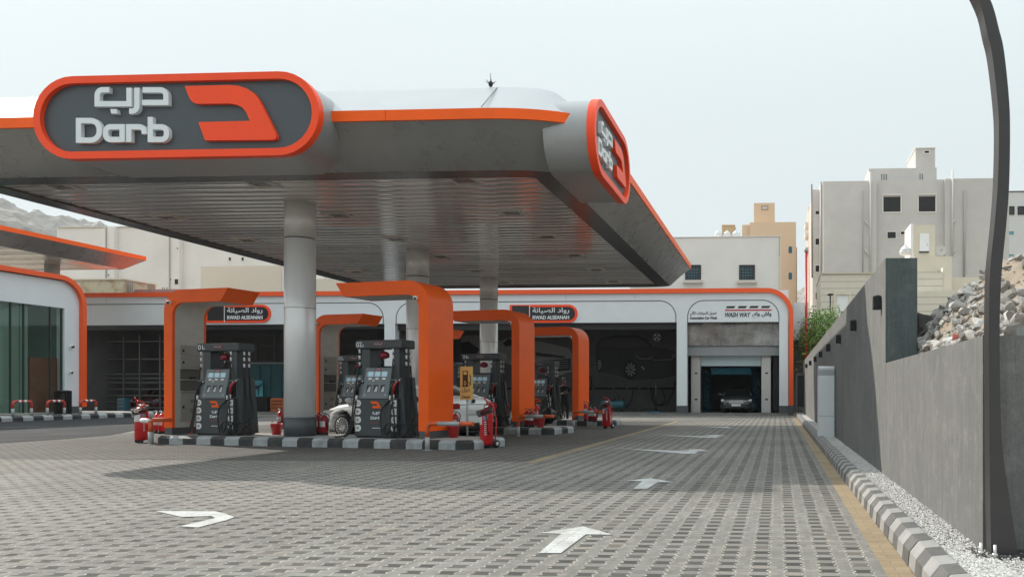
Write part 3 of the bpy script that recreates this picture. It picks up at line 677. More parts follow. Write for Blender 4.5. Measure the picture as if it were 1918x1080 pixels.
# ------------------------------------------------------------------ orange portal arches
xa = ilx(307, 700, .35)[0]; xb = ilx(802.5, 700, .35)[0]
AD = 0.92; ZA = 3.68
def make_arch(sg, label):
    """sg=+1: post on the left with the arm pointing right"""
    t = empty('orange_arch', label, 'arch', (0, 0, 0), IA, 'orange arches over the pump islands')
    X = lambda d: sg*d
    th, ta, ln = .25, .31, (1.90 if sg > 0 else 2.40)
    out = fillet([(0, IT+.17), (0, ZA), (ln, ZA+.0), (ln-.22, ZA-ta), (th, ZA-ta), (th, IT+.17)], [0, .52, 0, 0, .30, 0], True, 10)
    mb = MB(); mb.prism([(X(p[0]), p[1]) for p in out], 0, AD); o = auto(mb.build('shell', ORANGE, t), 30)
    inner = fillet([(th+.004, IT+.175), (th+.004, ZA-ta-.004), (ln-.34, ZA-ta-.004)], [0, .296, 0], False, 10)
    i2 = [(p[0], p[1]) for p in offset(inner, -.006 , False)]
    mb = MB(); mb.strip([(X(p[0]), p[1]) for p in inner], [(X(p[0]), p[1]) for p in i2], .07, AD-.07); mb.build('lining', LINING, t)
    mb = MB(); mb.box(X(.012), X(th-.012), .01, AD-.01, IT, IT+.172); mb.build('plinth', DKGREY, t)
    cabm = mat('cabinet_paint', (0.33, 0.31, 0.28), 0.45, var=0.06)
    a, b = th+.012, th+.03
    for z0, z1 in ((2.12, 2.37), (1.83, 2.09), (.52, 1.23)):
        mb = MB(); mb.box(X(a), X(b), .2, AD-.17, z0, z1, .006); d = mb.build('cabinet_door', cabm, t)
        mb = MB(); mb.box(X(b), X(b+.02), .25, .28, (z0+z1)/2-.04, (z0+z1)/2+.02); mb.build('handle', BLACKM, d)
        if z1 < 1.5:
            mb = MB()
            for z in (1.03, 1.0, .97, .80, .77, .74): mb.box(X(b), X(b+.004), .45, .62, z, z+.012)
            mb.build('vent', BLACKM, d)
    mb = MB(); mb.box(X(a), X(a+.004), .2, AD-.17, 1.25, 1.81); mb.build('shelf_recess', mat('recess_grey', (.12, .11, .10), .7), t)
    mb = MB()
    for z in (1.25, 1.53, 1.80): mb.box(X(a), X(b+.06), .2, AD-.17, z-.012, z+.012)
    mb.build('shelf', cabm, t)
    mb = MB(); mb.box(X(b-.01), X(b+.05), .45, .58, 1.545, 1.60); mb.build('padlock_box', BLACKM, t)
    cx, cz = (.20, ZA-.30) if sg > 0 else (.30, ZA-.40)
    mb = MB(); mb.use(WHITE); mb.lathe([(.05, -.005), (.052, -.035)], (X(cx), 0, cz), 14, 'y'); mb.sphere((X(cx), -.05, cz), .048); mb.use(BLACKM); mb.sphere((X(cx)+.012, -.075, cz-.012), .030)
    mb.build('security_camera', None, t)
    return t
archL = ['orange arch with a white camera at the left end of the nearest island', 'orange arch half hidden behind the front round column', 'orange arch whose arm tip alone shows, left end of the farthest island']
archR = ['tallest looking orange arch at the right end of the nearest island, beside pump 02', 'orange arch at the right end of the middle island, beside pump 04', 'smallest looking orange arch at the right end of the farthest island beside the person']
aL, aR = make_arch(1, archL[0]), make_arch(-1, archR[0])
for k in range(3):
    place(aL, W(k, xa, .35), IA, archL[k], first=(k == 0)); place(aR, W(k, xb, .35), IA, archR[k], first=(k == 0))
# ------------------------------------------------------------------ fuel pump
def half_plate(x, z, w, h, flip):
    r = h/2; pts = [(x, z-h/2)]
    pts += [(x + w - r + r*cos(-pi/2 + pi*i/8), z + r*sin(-pi/2 + pi*i/8)) for i in range(9)] + [(x, z+h/2)]
    return [(2*x - p[0] if flip else p[0], p[1]) for p in pts]
def make_pump():
    t = empty('fuel_pump', 'x', 'fuel pump', (0, 0, 0), IA, 'charcoal fuel pumps on the islands')
    hw, yf = .555, -.31
    MB().box(-hw+.02, hw-.02, yf+.03, -yf-.03, 0, .05).build('plinth', BLACKM, t)
    b = MB().box(-hw, hw, yf, -yf, .045, .88, .008).build('cabinet', PUMPD, t)
    MB().box(-hw+.01, hw-.01, yf-.003, yf+.004, .872, .882).build('seam', BLACKM, b)
    mb = MB(); mb.prism([(hw, .05), (hw+.0, .05), (hw, 1.34)], -.2, .2) if False else None
    # tapered side skirts
    mb = MB(); mb.prism([(hw+.004, .045), (hw+.17, .045), (hw+.05, 1.36), (hw+.004, 1.36)], -.22, .24); mb.build('side_housing', PUMPD, t)
    MB().box(-hw, hw, -.22, .24, .884, 1.32, .008).build('upper_housing', PUMPL, t)
    # nozzle boots
    for x0, x1, nm in ((-hw+.02, -hw+.17, 0), (.36, hw-.015, 1)):
        f = MB().box(x0, x1, -.245, -.21, .90, 1.31, .004).build('nozzle_boot', BLACK, t)
        mb = MB(); mb.box(x0+.01, x1-.01, -.30, -.236, 1.285, 1.305); mb.build('boot_hood', PUMPL, f)
    # console
    y0, y1, z0, z1 = -.345, -.20, .885, 1.57
    mb = MB(); mb.prism([(y0, z0), (y1, z1), (y1+.16, z1), (y1+.2, z0)], -.345, .335, 'yz'); cns = mb.build('console', PUMPL, t)
    sl = (y1-y0)/(z1-z0)
    def on(z, d): return y0 + (z-z0)*sl - d
    def plate(x0_, x1_, za, zb, d0, d1, m, name, par):
        mb = MB(); vs = []
        for d in (d0, d1):
            for x, z in ((x0_, za), (x1_, za), (x1_, zb), (x0_, zb)): vs.append((x, on(z, d), z))
        mb.add(vs, [(0,1,2,3), (7,6,5,4), (4,5,1,0), (5,6,2,1), (6,7,3,2), (7,4,0,3)][::-1], False)
        o = mb.build(name, m, par); bm = bmesh.new(); bm.from_mesh(o.data); bmesh.ops.recalc_face_normals(bm, faces=bm.faces[:]); bm.to_mesh(o.data); bm.free(); return o
    mb = MB(); mb.prism([(-.49, .885), (-.40, .885), (-.345, .90), (-.345, 1.20), (-.49, 1.24)], -.285, -.215) ; mb.build('console_flange', PUMPL, cns)
    for i, x in enumerate((-.195, -.015, .165)):
        plate(x-.068, x+.068, 1.375, 1.485, -.002, .004, SCREEN, 'screen', cns)
        plate(x-.04, x+.04, 1.305, 1.345, -.002, .004, WHITE, 'key_plate', cns)
        s_ = plate(x-.052, x+.052, 1.02, 1.185, -.002, .003, BLACK, 'receipt_slot', cns)
        mb = MB(); mb.prism([(x-.035, 1.03), (x+.045, 1.03), (x+.045, 1.15), (x+.01, 1.15)], -.004, .0); q = mb.build('paper', mat('paper', (.55, .55, .54), .8), s_)
        for v in q.data.vertices: v.co.y += on(v.co.z, 0) - .003
        for dz in (0, .033, .066):
            for sx in (-.09,):
                plate(x+sx-.008, x+sx+.008, 1.385+dz, 1.40+dz, -.001, .004, WHITE, 'button', cns)
    mb = MB(); mb.lathe([(.028, 0), (.028, .006)], (-.10, on(1.29, .006), 1.285), 14, 'y'); mb.build('round_badge', mat('badge', (.55, .52, .38), .5), cns)
    for x in (-.28, .26): MB().lathe([(.013, 0), (.013, .006)], (x, on(.96, .006), .96), 10, 'y').build('lock', CHROME, cns)
    q = MB(); q.prism(rrect(-.10, .06, 1.512, 1.556, .02, 4), 0, .004)
    o = q.build('price_badge', DKRED, cns)
    for v in o.data.vertices: v.co.y += on(v.co.z, .004)
    o = text('arabic_lettering', arabic('القيمة'), -.02, 1.534, .09, .03, 0, .002, LETTER, cns, .01)
    for v in o.data.vertices: v.co.y += on(v.co.z, .007)
    # label plates
    icm = mat('icon_grey', (.10, .10, .11), .6); icr = mat('icon_red', (.35, .04, .05), .6)
    for i, z in enumerate((.775, .592, .405, .22)):
        for fl in (False, True):
            x = -hw+.022 if not fl else hw-.022
            mb = MB(); mb.prism(half_plate(x, z, .145, .145, fl), yf-.006, yf+.002); p = mb.build('label_plate', WHITE, t)
            s = -1 if fl else 1; cx = x + s*.065; mb = MB(); mb.use(icr if (i == 1 and not fl) else icm)
            if i == 0 and not fl:
                for dz in (-.02, .015): mb.box(cx-.055, cx+.045, yf-.010, yf-.004, z+dz, z+dz+.013)
            elif i == 0:
                mb.prism([(cx-.03, z-.035), (cx, z+.0), (cx+.03, z-.035), (cx+.02, z+.03), (cx-.025, z+.025)], yf-.01, yf-.004)
            else:
                mb.ring([(cx+.034*cos(a*pi/8), z+.034*sin(a*pi/8)) for a in range(16)], [(cx+.029*cos(a*pi/8), z+.029*sin(a*pi/8)) for a in range(16)], yf-.010, yf-.004)
                mb.box(cx-.013, cx+.013, yf-.010, yf-.004, z-.017, z+.017)
            mb.build('icon', None, p)
    # emblem and brand lettering
    sc = .262/506
    logo(b, sc, -.135-1050*sc, .665+437*sc*1.0-.0, yf-.006, .008, 'emblem', 'emblem', ORANGE)
    sc = .262/530
    logo(b, sc, -.135-440*sc, .555+157*sc+.03, yf-.005, .008, 'ara', 'arabic_lettering', LETTER)
    logo(b, sc, -.135-440*sc, .53+313*sc-.045, yf-.005, .008, 'lat', 'latin_lettering', LETTER)
    mb = MB()
    for i in range(9): mb.box(-.13+i*.02, -.116+i*.02, yf-.003, yf+.002, .335, .352)
    mb.build('small_print', icr, b)
    mb = MB()
    for i in range(11): mb.box(-.10+i*.02, -.086+i*.02, yf-.003, yf+.002, .215, .233)
    mb.build('small_print', LETTER, b)
    # pillars and topper
    for x0, x1, dx in ((-.47, -.25, 1), (.33, .52, 1)):
        mb = MB(); mb.box(x0, x1, -.19, .19, 1.31, 2.0, .012); mb.build('pillar', PUMPD, t)
    mb = MB(); mb.box(-.25, .33, .12, .16, 1.31, 1.62); mb.build('back_panel', PUMPD, t)
    tp = MB().box(-.61, .62, -.235, .235, 1.995, 2.195, .03).build('topper', PUMPD, t)
    mb = MB(); mb.prism(rrect(-.16, .17, 2.055, 2.15, .04, 6), -.242, -.232); q = mb.build('badge', mat('badge_rim', (.30, .12, .12), .5), tp)
    mb = MB(); mb.prism(rrect(-.15, .16, 2.064, 2.141, .033, 6), -.245, -.240); mb.build('badge_field', DKRED if False else mat('badge_dark', (.05, .012, .016), .5), q)
    text('arabic_lettering', arabic('السير السلامة'), .005, 2.102, .22, .045, -.248, .004, LETTER, q, .008)
    # hanging red pod
    mb = MB(); mb.sphere((.02, -.05, 1.86), .10, (1.25, .8, .85)); mb.use(WHITE); mb.tube([(.02+.126*cos(a), -.05+.082*sin(a), 1.835-.03*abs(cos(a*.5+.4))) for a in [i*pi/12+pi for i in range(13)]], .013, 6)
    mb.use(BLACK); mb.tube([(.02,-.05,1.99),(.02,-.05,1.94)], .01, 6); mb.tube([(.02,-.05,1.78),(.02,-.05,1.72)], [.02,.005], 6); mb.mats[0] = mb.mats[0]
    mb.mats = [mat('pod_red', (.20, .006, .02), .25, var=.1), WHITE, BLACK]; mb.m = [x for x in mb.m]
    mb.build('red_pod', None, t)
    # hoses with white couplings, nozzles
    def hose(pts, name='hose', r=.017):
        return MB().tube(crom([tuple(p) for p in pts], 6), r, 8).build(name, BLACK, t)
    def couplings(x, y, z, par, m=WHITE):
        for dz in (0, -.14, -.29): MB().tube([(x, y, z+dz), (x+.006, y, z+dz-.085)], .021, 8).build('coupling', m, par)
    def nozzle(x, z, m, s=1):
        mb = MB(); mb.use(m); mb.tube([(x-.03*s, -.31, z-.17), (x-.01*s, -.325, z), (x+.05*s, -.31, z+.10), (x+.08*s, -.29, z+.12)], [.02,.027,.026,.016], 10)
        mb.use(BLACK); mb.tube([(x+.03*s, -.33, z-.15), (x+.045*s, -.335, z-.04), (x+.01*s, -.33, z+.05)], .010, 6)
        mb.use(CHROME); mb.tube([(x+.08*s, -.29, z+.12), (x+.115*s, -.26, z+.18)], .012, 8)
        mb.use(WHITE); mb.tube([(x-.03*s, -.31, z-.17), (x-.032*s, -.312, z-.27)], .022, 8)
        return mb.build('nozzle', None, t)
    nozzle(-.475, 1.12, BLACK, 1); nozzle(.40, 1.12, mat('nozzle_green', (.01, .05, .03), .4), 1); nozzle(.485, 1.14, RED, 1)
    h = hose([(-.52,-.2,1.72),(-.55,-.25,1.3),(-.58,-.32,.8),(-.60,-.36,.4),(-.66,-.40,.12),(-.78,-.44,.035),(-.98,-.42,.02)]); couplings(-.52, -.2, 1.99, h)
    h = hose([(-.505,-.312,.86),(-.53,-.35,.6),(-.56,-.37,.3),(-.62,-.4,.10),(-.75,-.42,.03)])
    h = hose([(.36,-.2,1.72),(.40,-.28,1.3),(.47,-.36,.8),(.55,-.40,.35),(.50,-.42,.08),(.30,-.42,.03),(.21,-.40,.2),(.19,-.38,.6),(.37,-.312,.86)]); couplings(.36, -.2, 1.99, h)
    h = hose([(.44,-.312,.86),(.42,-.36,.6),(.44,-.40,.28),(.36,-.42,.08),(.28,-.42,.2),(.40,-.42,.33),(.53,-.42,.26),(.56,-.42,.09),(.45,-.42,.03),(.33,-.42,.10),(.33,-.42,.25)])
    h = hose([(.60,-.06,1.72),(.64,-.06,1.2),(.72,-.08,.6),(.80,-.10,.25),(.92,-.12,.05),(1.0,-.12,.12),(.93,-.12,.30),(.80,-.13,.25)]); couplings(.60, -.06, 1.99, h)
    h = hose([(.60,.08,1.72),(.65,.08,1.0),(.75,.04,.5),(.78,-.22,.25),(.70,-.30,.06),(.55,-.34,.06),(.52,-.34,.24),(.66,-.32,.33),(.82,-.22,.22),(.86,-.10,.04),(.74,-.2,.03)]); couplings(.60, .08, 1.99, h)
    return t
p1 = ilx(402, 813, .42)[0]; p2 = ilx(704, 818, .42)[0]
pm = make_pump()
PL = [('01', 0, p1, 'charcoal fuel pump numbered 01 on its topper, left of the front round column'), ('02', 0, p2, 'charcoal fuel pump numbered 02 on its topper, between the front column and tall arch'),
      ('03', 1, p1, 'charcoal fuel pump numbered 03, mostly hidden behind pump 02 and the white car'), ('04', 1, p2, 'charcoal fuel pump numbered 04 behind the yellow diesel sign'),
      (None, 2, p1, 'charcoal fuel pump on the farthest island seen just right of the tall arch'), (None, 2, p2-.30, 'charcoal fuel pump on the farthest island beside the standing person')]
roots = []
for i, (num, k, lx, lab) in enumerate(PL):
    roots.append(place(pm, W(k, lx, .42+.31, IT+.001), IA, lab, first=(i == 0)))
for (num, k, lx, lab), r in zip(PL, roots):
    if num:
        tp = [x for x in bpy.data.objects if x.parent == r and x.name.startswith('topper')][0]
        text('number', num, -.50, 2.098, .145, .115, -.239, .006, LETTER, tp, .004); text('number_suffix', 'A', -.395, 2.068, .05, .055, -.239, .006, LETTER, tp, .006)
# ------------------------------------------------------------------ fire extinguishers, buckets
LABELW = mat('white_label', (.62, .61, .60), .6, var=.1)
def make_wheeled():
    t = empty('wheeled_extinguisher', 'x', 'extinguisher', (0,0,0), 0, 'large wheeled fire extinguishers')
    mb = MB(); mb.lathe([(.06,.06),(.125,.075),(.14,.11),(.14,.72),(.128,.80),(.09,.85),(.045,.875)], (0,0,0), 28); mb.build('cylinder', RED, t)
    mb = MB(); mb.lathe([(.045,.875),(.045,.91),(.03,.93)], (0,0,0), 14); mb.tube([(-.06,0,.92),(.06,0,.92)], .02, 8); mb.build('valve', CHROME, t)
    f = MB(); r_ = .1415
    f.add([(r_*cos(a), r_*sin(a), z) for a in [pi*1.05 + i*pi*.45/8 for i in range(9)] for z in (.52, .74)], [(2*i, 2*i+2, 2*i+3, 2*i+1) for i in range(8)], True); f.build('label', LABELW, t)
    f = MB(); f.use(mat('blue_mark', (.08,.28,.45), .5)); 
    f.add([(r_*cos(a), r_*sin(a), z) for a in [pi*1.58 + i*pi*.2/5 for i in range(6)] for z in (.63, .70)], [(2*i, 2*i+2, 2*i+3, 2*i+1) for i in range(5)], True)
    f.use(LABELW)
    for j in range(7): f.add([((r_+.001)*cos(a), (r_+.001)*sin(a), .30+.045*j + d) for a in (pi*1.63, pi*1.68, pi*1.73) for d in (0, .02)], [(0,2,3,1),(2,4,5,3)], False)
    f.build('marking', None, t)
    mb = MB(); mb.tube(crom([(-.10,.16,.10),(-.13,.2,.6),(-.12,.18,.95),(-.13,.16,1.02),(-.15,.10,1.10)],5), .016, 8); mb.tube(crom([(.10,.16,.10),(.10,.2,.6),(.02,.17,.95),(-.12,.16,1.02)],5), .016, 8); mb.build('handle', RED, t)
    mb = MB()
    for j in range(4): mb.tube([(.155*cos(a)*(1+.03*j)-.02, -.02*j+.155*sin(a)*.9, .74+.035*j+.05*sin(a+1)) for a in [i*pi/9 for i in range(19)]], .015, 7)
    mb.tube(crom([(.10,-.14,.78),(.15,-.16,.6),(.15,-.14,.4),(.14,-.05,.32)],5), .014, 7); mb.build('hose', BLACK, t)
    for s in (-1, 1):
        w = MB(); w.lathe([(.045,-.02),(.085,-.025),(.092,0),(.085,.025),(.045,.02)], (-.13+.0, .17, .092) if s < 0 else (.13, .17, .092), 20, 'x'); w = w.build('wheel', BLACK, t)
        h = MB(); h.lathe([(.045,-.03),(.02,-.034)], (-.13 if s < 0 else .13, .17, .092), 14, 'x'); h.lathe([(.045,.03),(.02,.034)], (-.13 if s < 0 else .13, .17, .092), 14, 'x'); h.build('hub', LABELW, w)
    MB().box(-.05,.05,-.13,-.05,0,.07).build('foot', BLACK, t)
    return t
def make_small(r, h, m, name='fire_extinguisher'):
    t = empty(name, 'x', 'extinguisher', (0,0,0), 0, 'small red fire extinguishers on the islands')
    mb = MB(); mb.lathe([(r*.9,0),(r,.015),(r,h-r*1.1),(r*.85,h-r*.45),(r*.45,h-.02),(r*.3,h)], (0,0,0), 22); mb.build('cylinder', m, t)
    MB().lathe([(r+.002,.0),(r+.002,.07)], (0,0,0), 22).build('base_ring', BLACK, t)
    f = MB(); f.add([((r+.0015)*cos(a), (r+.0015)*sin(a), z) for a in [pi*1.2 + i*pi*.6/8 for i in range(9)] for z in (h*.42, h*.70)], [(2*i, 2*i+2, 2*i+3, 2*i+1) for i in range(8)], True); f.build('label', LABELW, t)
    mb = MB(); mb.use(CHROME); mb.tube([(0,0,h-.01),(0,0,h+.05)], .016, 8); mb.use(BLACK); mb.tube([(-.07,0,h+.07),(0,0,h+.045),(.05,0,h+.045)], .010, 6); mb.tube([(-.08,0,h+.035),(0,0,h+.03)], .008, 6); mb.build('valve', None, t)
    MB().tube(crom([(.02,0,h+.04),(r+.05,0,h-.02),(r+.025,0,h*.6),(r+.02,0,h*.3)],5), .011, 6).build('hose', BLACK, t)
    return t
def make_bucket():
    t = empty('fire_bucket', 'x', 'bucket', (0,0,0), 0, 'red fire buckets on the islands')
    mb = MB(); mb.lathe([(.095,0),(.14,.25),(.147,.255),(.147,.265),(.133,.262),(.09,.02)], (0,0,0), 24); mb.build('pail', RED, t)
    mb = MB(); mb.lathe([(.001,.235),(.128,.235)], (0,0,0), 20); mb.build('sand', SAND, t)
    MB().tube([(.145*cos(a), .03, .255+.10*sin(a)) for a in [i*pi/12 for i in range(13)]], .006, 6).build('handle', BLACKM, t)
    return t
we = make_wheeled()
for i, (px, py, rz, lab) in enumerate(((265, 829, .5, 'wheeled red extinguisher at the left end of the nearest island with a raised red handle'), (911, 839, -.35, 'large wheeled red extinguisher at the right end of the nearest island beside the diesel sign'), (1136, 802, -.3, 'wheeled red extinguisher at the right end of the farthest island'))):
    p = onZ(px, py, 0); place(we, (p.x, p.y, 0), rz, lab, first=(i == 0))
sA, sB, sC = make_small(.082, .50, RED), make_small(.068, .64, RED), make_small(.092, .48, DKRED)
uses = {id(sA): 0, id(sB): 0, id(sC): 0}
for s, px, py, z, lab in ((sA, 294.5, 811, IT, 'small red extinguisher with white label, left one of the pair by the leftmost arch'), (sA, 303.5, 812, IT, 'small red extinguisher touching the leftmost arch post, right one of its pair'),
      (sA, 525, 803, IT, 'small red extinguisher standing behind the bucket left of the front column'), (sC, 593.5, 814, IT, 'dark red extinguisher right beside the front column, left of a pair'), (sC, 607, 814.5, IT, 'dark red extinguisher in front of the white car wheel, right of a pair'),
      (sB, 820, 819, IT, 'tall slim red extinguisher right of the tallest arch on the nearest island'), (sA, 853, 812, IT, 'small red extinguisher just behind the bucket under the diesel sign'),
      (sB, 951, 786, IT, 'taller red extinguisher of the pair seen left of the middle arch'), (sC, 945, 786.5, IT, 'shorter dark red extinguisher of the pair seen left of the middle arch'),
      (sB, 1006, 797, IT, 'tall red extinguisher at the middle arch foot behind the guard pipe'), (sC, 988, 799, IT, 'dark red extinguisher leaning close to the middle arch, left of two'), (sC, 996, 799.5, IT, 'dark red extinguisher close to the middle arch, right of two'),
      (sB, 1097, 788, IT, 'tall red extinguisher at the foot of the farthest arch'), (sC, 1106, 789, IT, 'dark red extinguisher behind the farthest guard pipe, left of two'), (sC, 1114, 789.5, IT, 'dark red extinguisher behind the farthest guard pipe, right of two')):
    p = onZ(px, py, z); place(s, (p.x, p.y, z+.001), IA, lab, first=(uses[id(s)] == 0)); uses[id(s)] += 1
bk = make_bucket()
for i, (px, py, lab) in enumerate(((518, 813.5, 'red bucket standing just left of the front round column'), (849.5, 819, 'red bucket on the island end below the diesel sign'), (1012, 800, 'red bucket on the middle island end behind its guard pipe'))):
    p = onZ(px, py, IT); place(bk, (p.x, p.y, IT+.001), .4*i, lab, first=(i == 0))
# black refuse bag on the middle island
p = onZ(1027, 793, IT); bm = bmesh.new(); bmesh.ops.create_icosphere(bm, subdivisions=4, radius=.26)
for v in bm.verts:
    q = v.co.normalized(); v.co *= 1 + .22*noise.noise(q*2.3) + .10*noise.noise(q*6); v.co.z = v.co.z*1.15 + .27
    if v.co.z > .4: v.co.x *= max(.25, 1-(v.co.z-.4)*3.4); v.co.y *= max(.25, 1-(v.co.z-.4)*3.4)
    v.co.z = max(0.002, v.co.z)
mb = MB(); mb.bm(bm, True); o = mb.build('refuse_bag', mat('black_plastic', (.012,.012,.013), .3), None, (p.x, p.y, IT)); tag(o, 'knotted black plastic bag slumped on the middle island end', 'bag')
# ------------------------------------------------------------------ bent guard pipes
GORG = mat('guard_orange', (.62, .10, .025), .45, var=.2, scale=12); GGRY = mat('guard_grey', (.36, .37, .37), .45, var=.12, scale=8)
def make_guard(sg=1):
    t = empty('guard_pipe', 'x', 'guard rail', (0,0,0), IA, 'bent guard pipes at the island ends')
    r = .048; path = fillet([(0, 0), (0, .565), (sg*1.08, .565)], [0, .12, 0], False, 8)
    P = [(p[0], 0, p[1]) for p in path]
    mb = MB(); mb.use(GGRY); mb.tube([(0,0,0),(0,0,.28)], r, 14); mb.use(GORG); mb.tube([(0,0,.28)] + P[1:-1] + [(sg*.26,0,.565)], r, 14); mb.use(GGRY); mb.tube([(sg*.26,0,.565),(sg*.78,0,.565)], r, 14); mb.use(GORG); mb.tube([(sg*.78,0,.565),(sg*1.08,0,.565)], r, 14)
    mb.build('pipe', None, t); MB().lathe([(.085,0),(.085,.012)], (0,0,0), 12).build('base_plate', GGRY, t)
    return t
g = make_guard(1)
for i, (px, py, lab) in enumerate(((800.5, 843, 'bent orange and grey guard pipe at the right end of the nearest island'), (970.5, 817, 'bent orange and grey guard pipe at the right end of the middle island'), (1074, 801.5, 'bent orange and grey guard pipe at the right end of the farthest island'))):
    p = onZ(px, py, 0); place(g, (p.x, p.y, 0), IA, lab, first=(i == 0))
p = onZ(282.5, 832, 0); t = empty('guard_pipe', 'bent orange and white guard pipe at the left end of the nearest island', 'guard rail', (p.x, p.y, 0), IA, 'bent guard pipes at the island ends')
r = .055; mb = MB(); mb.use(GGRY); mb.tube([(0,0,0),(0,0,.30)], r, 14); mb.use(GORG); q = [(x_, 0, z_) for x_, z_ in fillet([(0,.30),(0,.56),(-.27,.56)], [0,.13,0], False, 8)]; mb.tube(q[:6], r, 14); mb.use(WHITE); mb.tube(q[5:], r, 14); mb.use(GORG); mb.tube([(-.02,.05,.57),(.02,1.0,.57)], r*.9, 12); mb.tube([(.02,1.0,.6),(.02,1.0,0.0)], r*.9, 12); mb.build('pipe', None, t)
MB().lathe([(.09,0),(.09,.012)], (0,0,0), 12).build('base_plate', GGRY, t)
# ------------------------------------------------------------------ diesel sign
p = onZ(874, 818, IT); d = (p - Vector((0,0,CH))).dot(Vector((-SY, CY, 0)))
t = empty('diesel_sign', 'yellow diesel sign with pump pictogram on a thin grey pole', 'sign', (p.x, p.y, IT), IA)
zb, zt = CH + (736-748)*d/1500 - IT, CH + (736-686)*d/1500 - IT; w = .155; YEL = mat('sign_yellow', (.62, .40, .13), .5, var=.05); BRN = mat('sign_brown', (.05, .03, .02), .5)
MB().tube([(0,.03,0),(0,.03,zb+.3)], .022, 12).build('pole', GGRY, t)
b = MB().box(-w, w, -.025, .02, zb, zt, .006).build('board', YEL, t)
yf = -.029; m_ = (zb+zt)/2; H = zt-zb
mb = MB(); mb.box(-.085, .05, yf, yf+.006, m_-.06, zt-.10); mb.box(-.10, .065, yf, yf+.006, m_-.085, m_-.06); mb.tube([(.05,yf,m_+.02),(.085,yf,m_+.02),(.10,yf,m_-.05),(.125,yf,m_-.03),(.12,yf,m_+.14),(.09,yf,m_+.19)], .009, 6); mb.build('pump_pictogram', BRN, b)
MB().box(-.06, .025, yf-.003, yf, zt-.185, zt-.12).build('pictogram_window', YEL, b)
text('letter', 'D', -.018, m_+.0, .055, .10, yf-.004, .004, YEL, b, .01)
text('arabic_lettering', arabic('ديزل'), .0, m_-.155, .19, .115, yf, .006, BRN, b, .008)
text('latin_lettering', 'Diesel', .0, zb+.065, .19, .065, yf, .006, BRN, b, .012)
# ------------------------------------------------------------------ service bay building
G = 43.8; GD = 9.5
def gx(px, Y=G): return onY(px, 650, Y).x
def gz(py, px=1100, Y=G): return onY(px, py, Y).z
gxL, gxR = gx(120), gx(1486); zTop = gz(540.5, 1300); FL = 0.10
g = empty('service_garage', 'long low service building with orange roof trim and dark open bays behind the pumps', 'building', ((gxL+gxR)/2, G, 0))
ox = (gxL+gxR)/2
A = lambda px: gx(px) - ox
zs = gz(604, 1100)      # soffit of fascia = top of openings
LIGHTC = WHITEP
pil = [(720, 740), (1267.5, 1286.5), (1459.5, 1476.5)]
mb = MB(); mb.box(A(120), A(1477), 0, .35, zs, zTop-.1); mb.build('fascia', WHITEP, g)
for a, b in pil:
    mb = MB(); mb.box(A(a), A(b), 0.002, .5, .52, zs-.001); q = mb.build('pillar', WHITEP, g)
    MB().box(A(a)-.02, A(b)+.02, -.02, .52, 0, .52).build('plinth', DKGREY, q)
# orange trim running along the roof edge and down the right corner
th = .24; R = 1.35; xr = A(1486)
pts = fillet([(A(118), zTop - th/2), (xr - th/2, zTop - th/2), (xr - th/2, .54)], [0, R, 0], False, 14)
mb = MB(); mb.ribbon(pts, th, -.14, 2.0); auto(mb.build('roof_trim', mat('trim_orange', (.88, .10, .012), .35, var=.03), g), 30)
MB().box(xr-th-.0, xr+.02, -.16, 2.0, 0, .54).build('trim_foot', DKGREY, g)
# rounded panel joints
jm = mat('joint_dark', (.10, .10, .10), .6)
def joint(a, b, top, left=True, right=True):
    pts = [(A(a), zs+.01), (A(a), top), (A(b), top), (A(b), zs+.01)]; r = [0, .9 if left else 0, .9 if right else 0, 0]
    q = fillet(pts, r, False, 10)
    if not left: q = q[1:]
    if not right: q = q[:-1]
    mb = MB(); mb.ribbon(q, .05, -.006, .004); mb.build('panel_joint', jm, g)
zj = gz(564, 1100)
joint(125, 718, zj, False, True); joint(742, 1266, zj); joint(1288, 1459, zj)
mb = MB()
for px in (200, 330, 460, 590, 800, 930, 1060, 1190): mb.box(A(px)-.008, A(px)+.008, -.004, .002, zj+.03, zTop-.25)
mb.build('cladding_seam', mat('seam', (.34, .35, .36), .5), g)
# shell: back, sides, floor, ceiling
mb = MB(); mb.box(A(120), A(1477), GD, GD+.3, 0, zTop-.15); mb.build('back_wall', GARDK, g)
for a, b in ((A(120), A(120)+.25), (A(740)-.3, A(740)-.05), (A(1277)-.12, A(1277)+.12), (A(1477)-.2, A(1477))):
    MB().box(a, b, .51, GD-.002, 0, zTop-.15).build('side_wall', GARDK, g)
MB().box(A(120), A(1477), .36, GD+.3, zTop-.148, zTop-.05).build('roof', mat('roof_grey', (.28, .28, .28), .8), g)
MB().box(A(120), A(1477), -.3, GD, 0.0, FL).build('floor', mat('bay_floor', (.17, .165, .155), .7, var=.3, scale=.8), g)
MB().box(A(740), A(1267), .36, .8, zs-.35, zs).build('shutter_box', mat('shutter_dark', (.03, .032, .035), .5), g)
MB().box(A(122), A(720), .36, .8, zs-.25, zs).build('shutter_box', MATS['shutter_dark'], g)
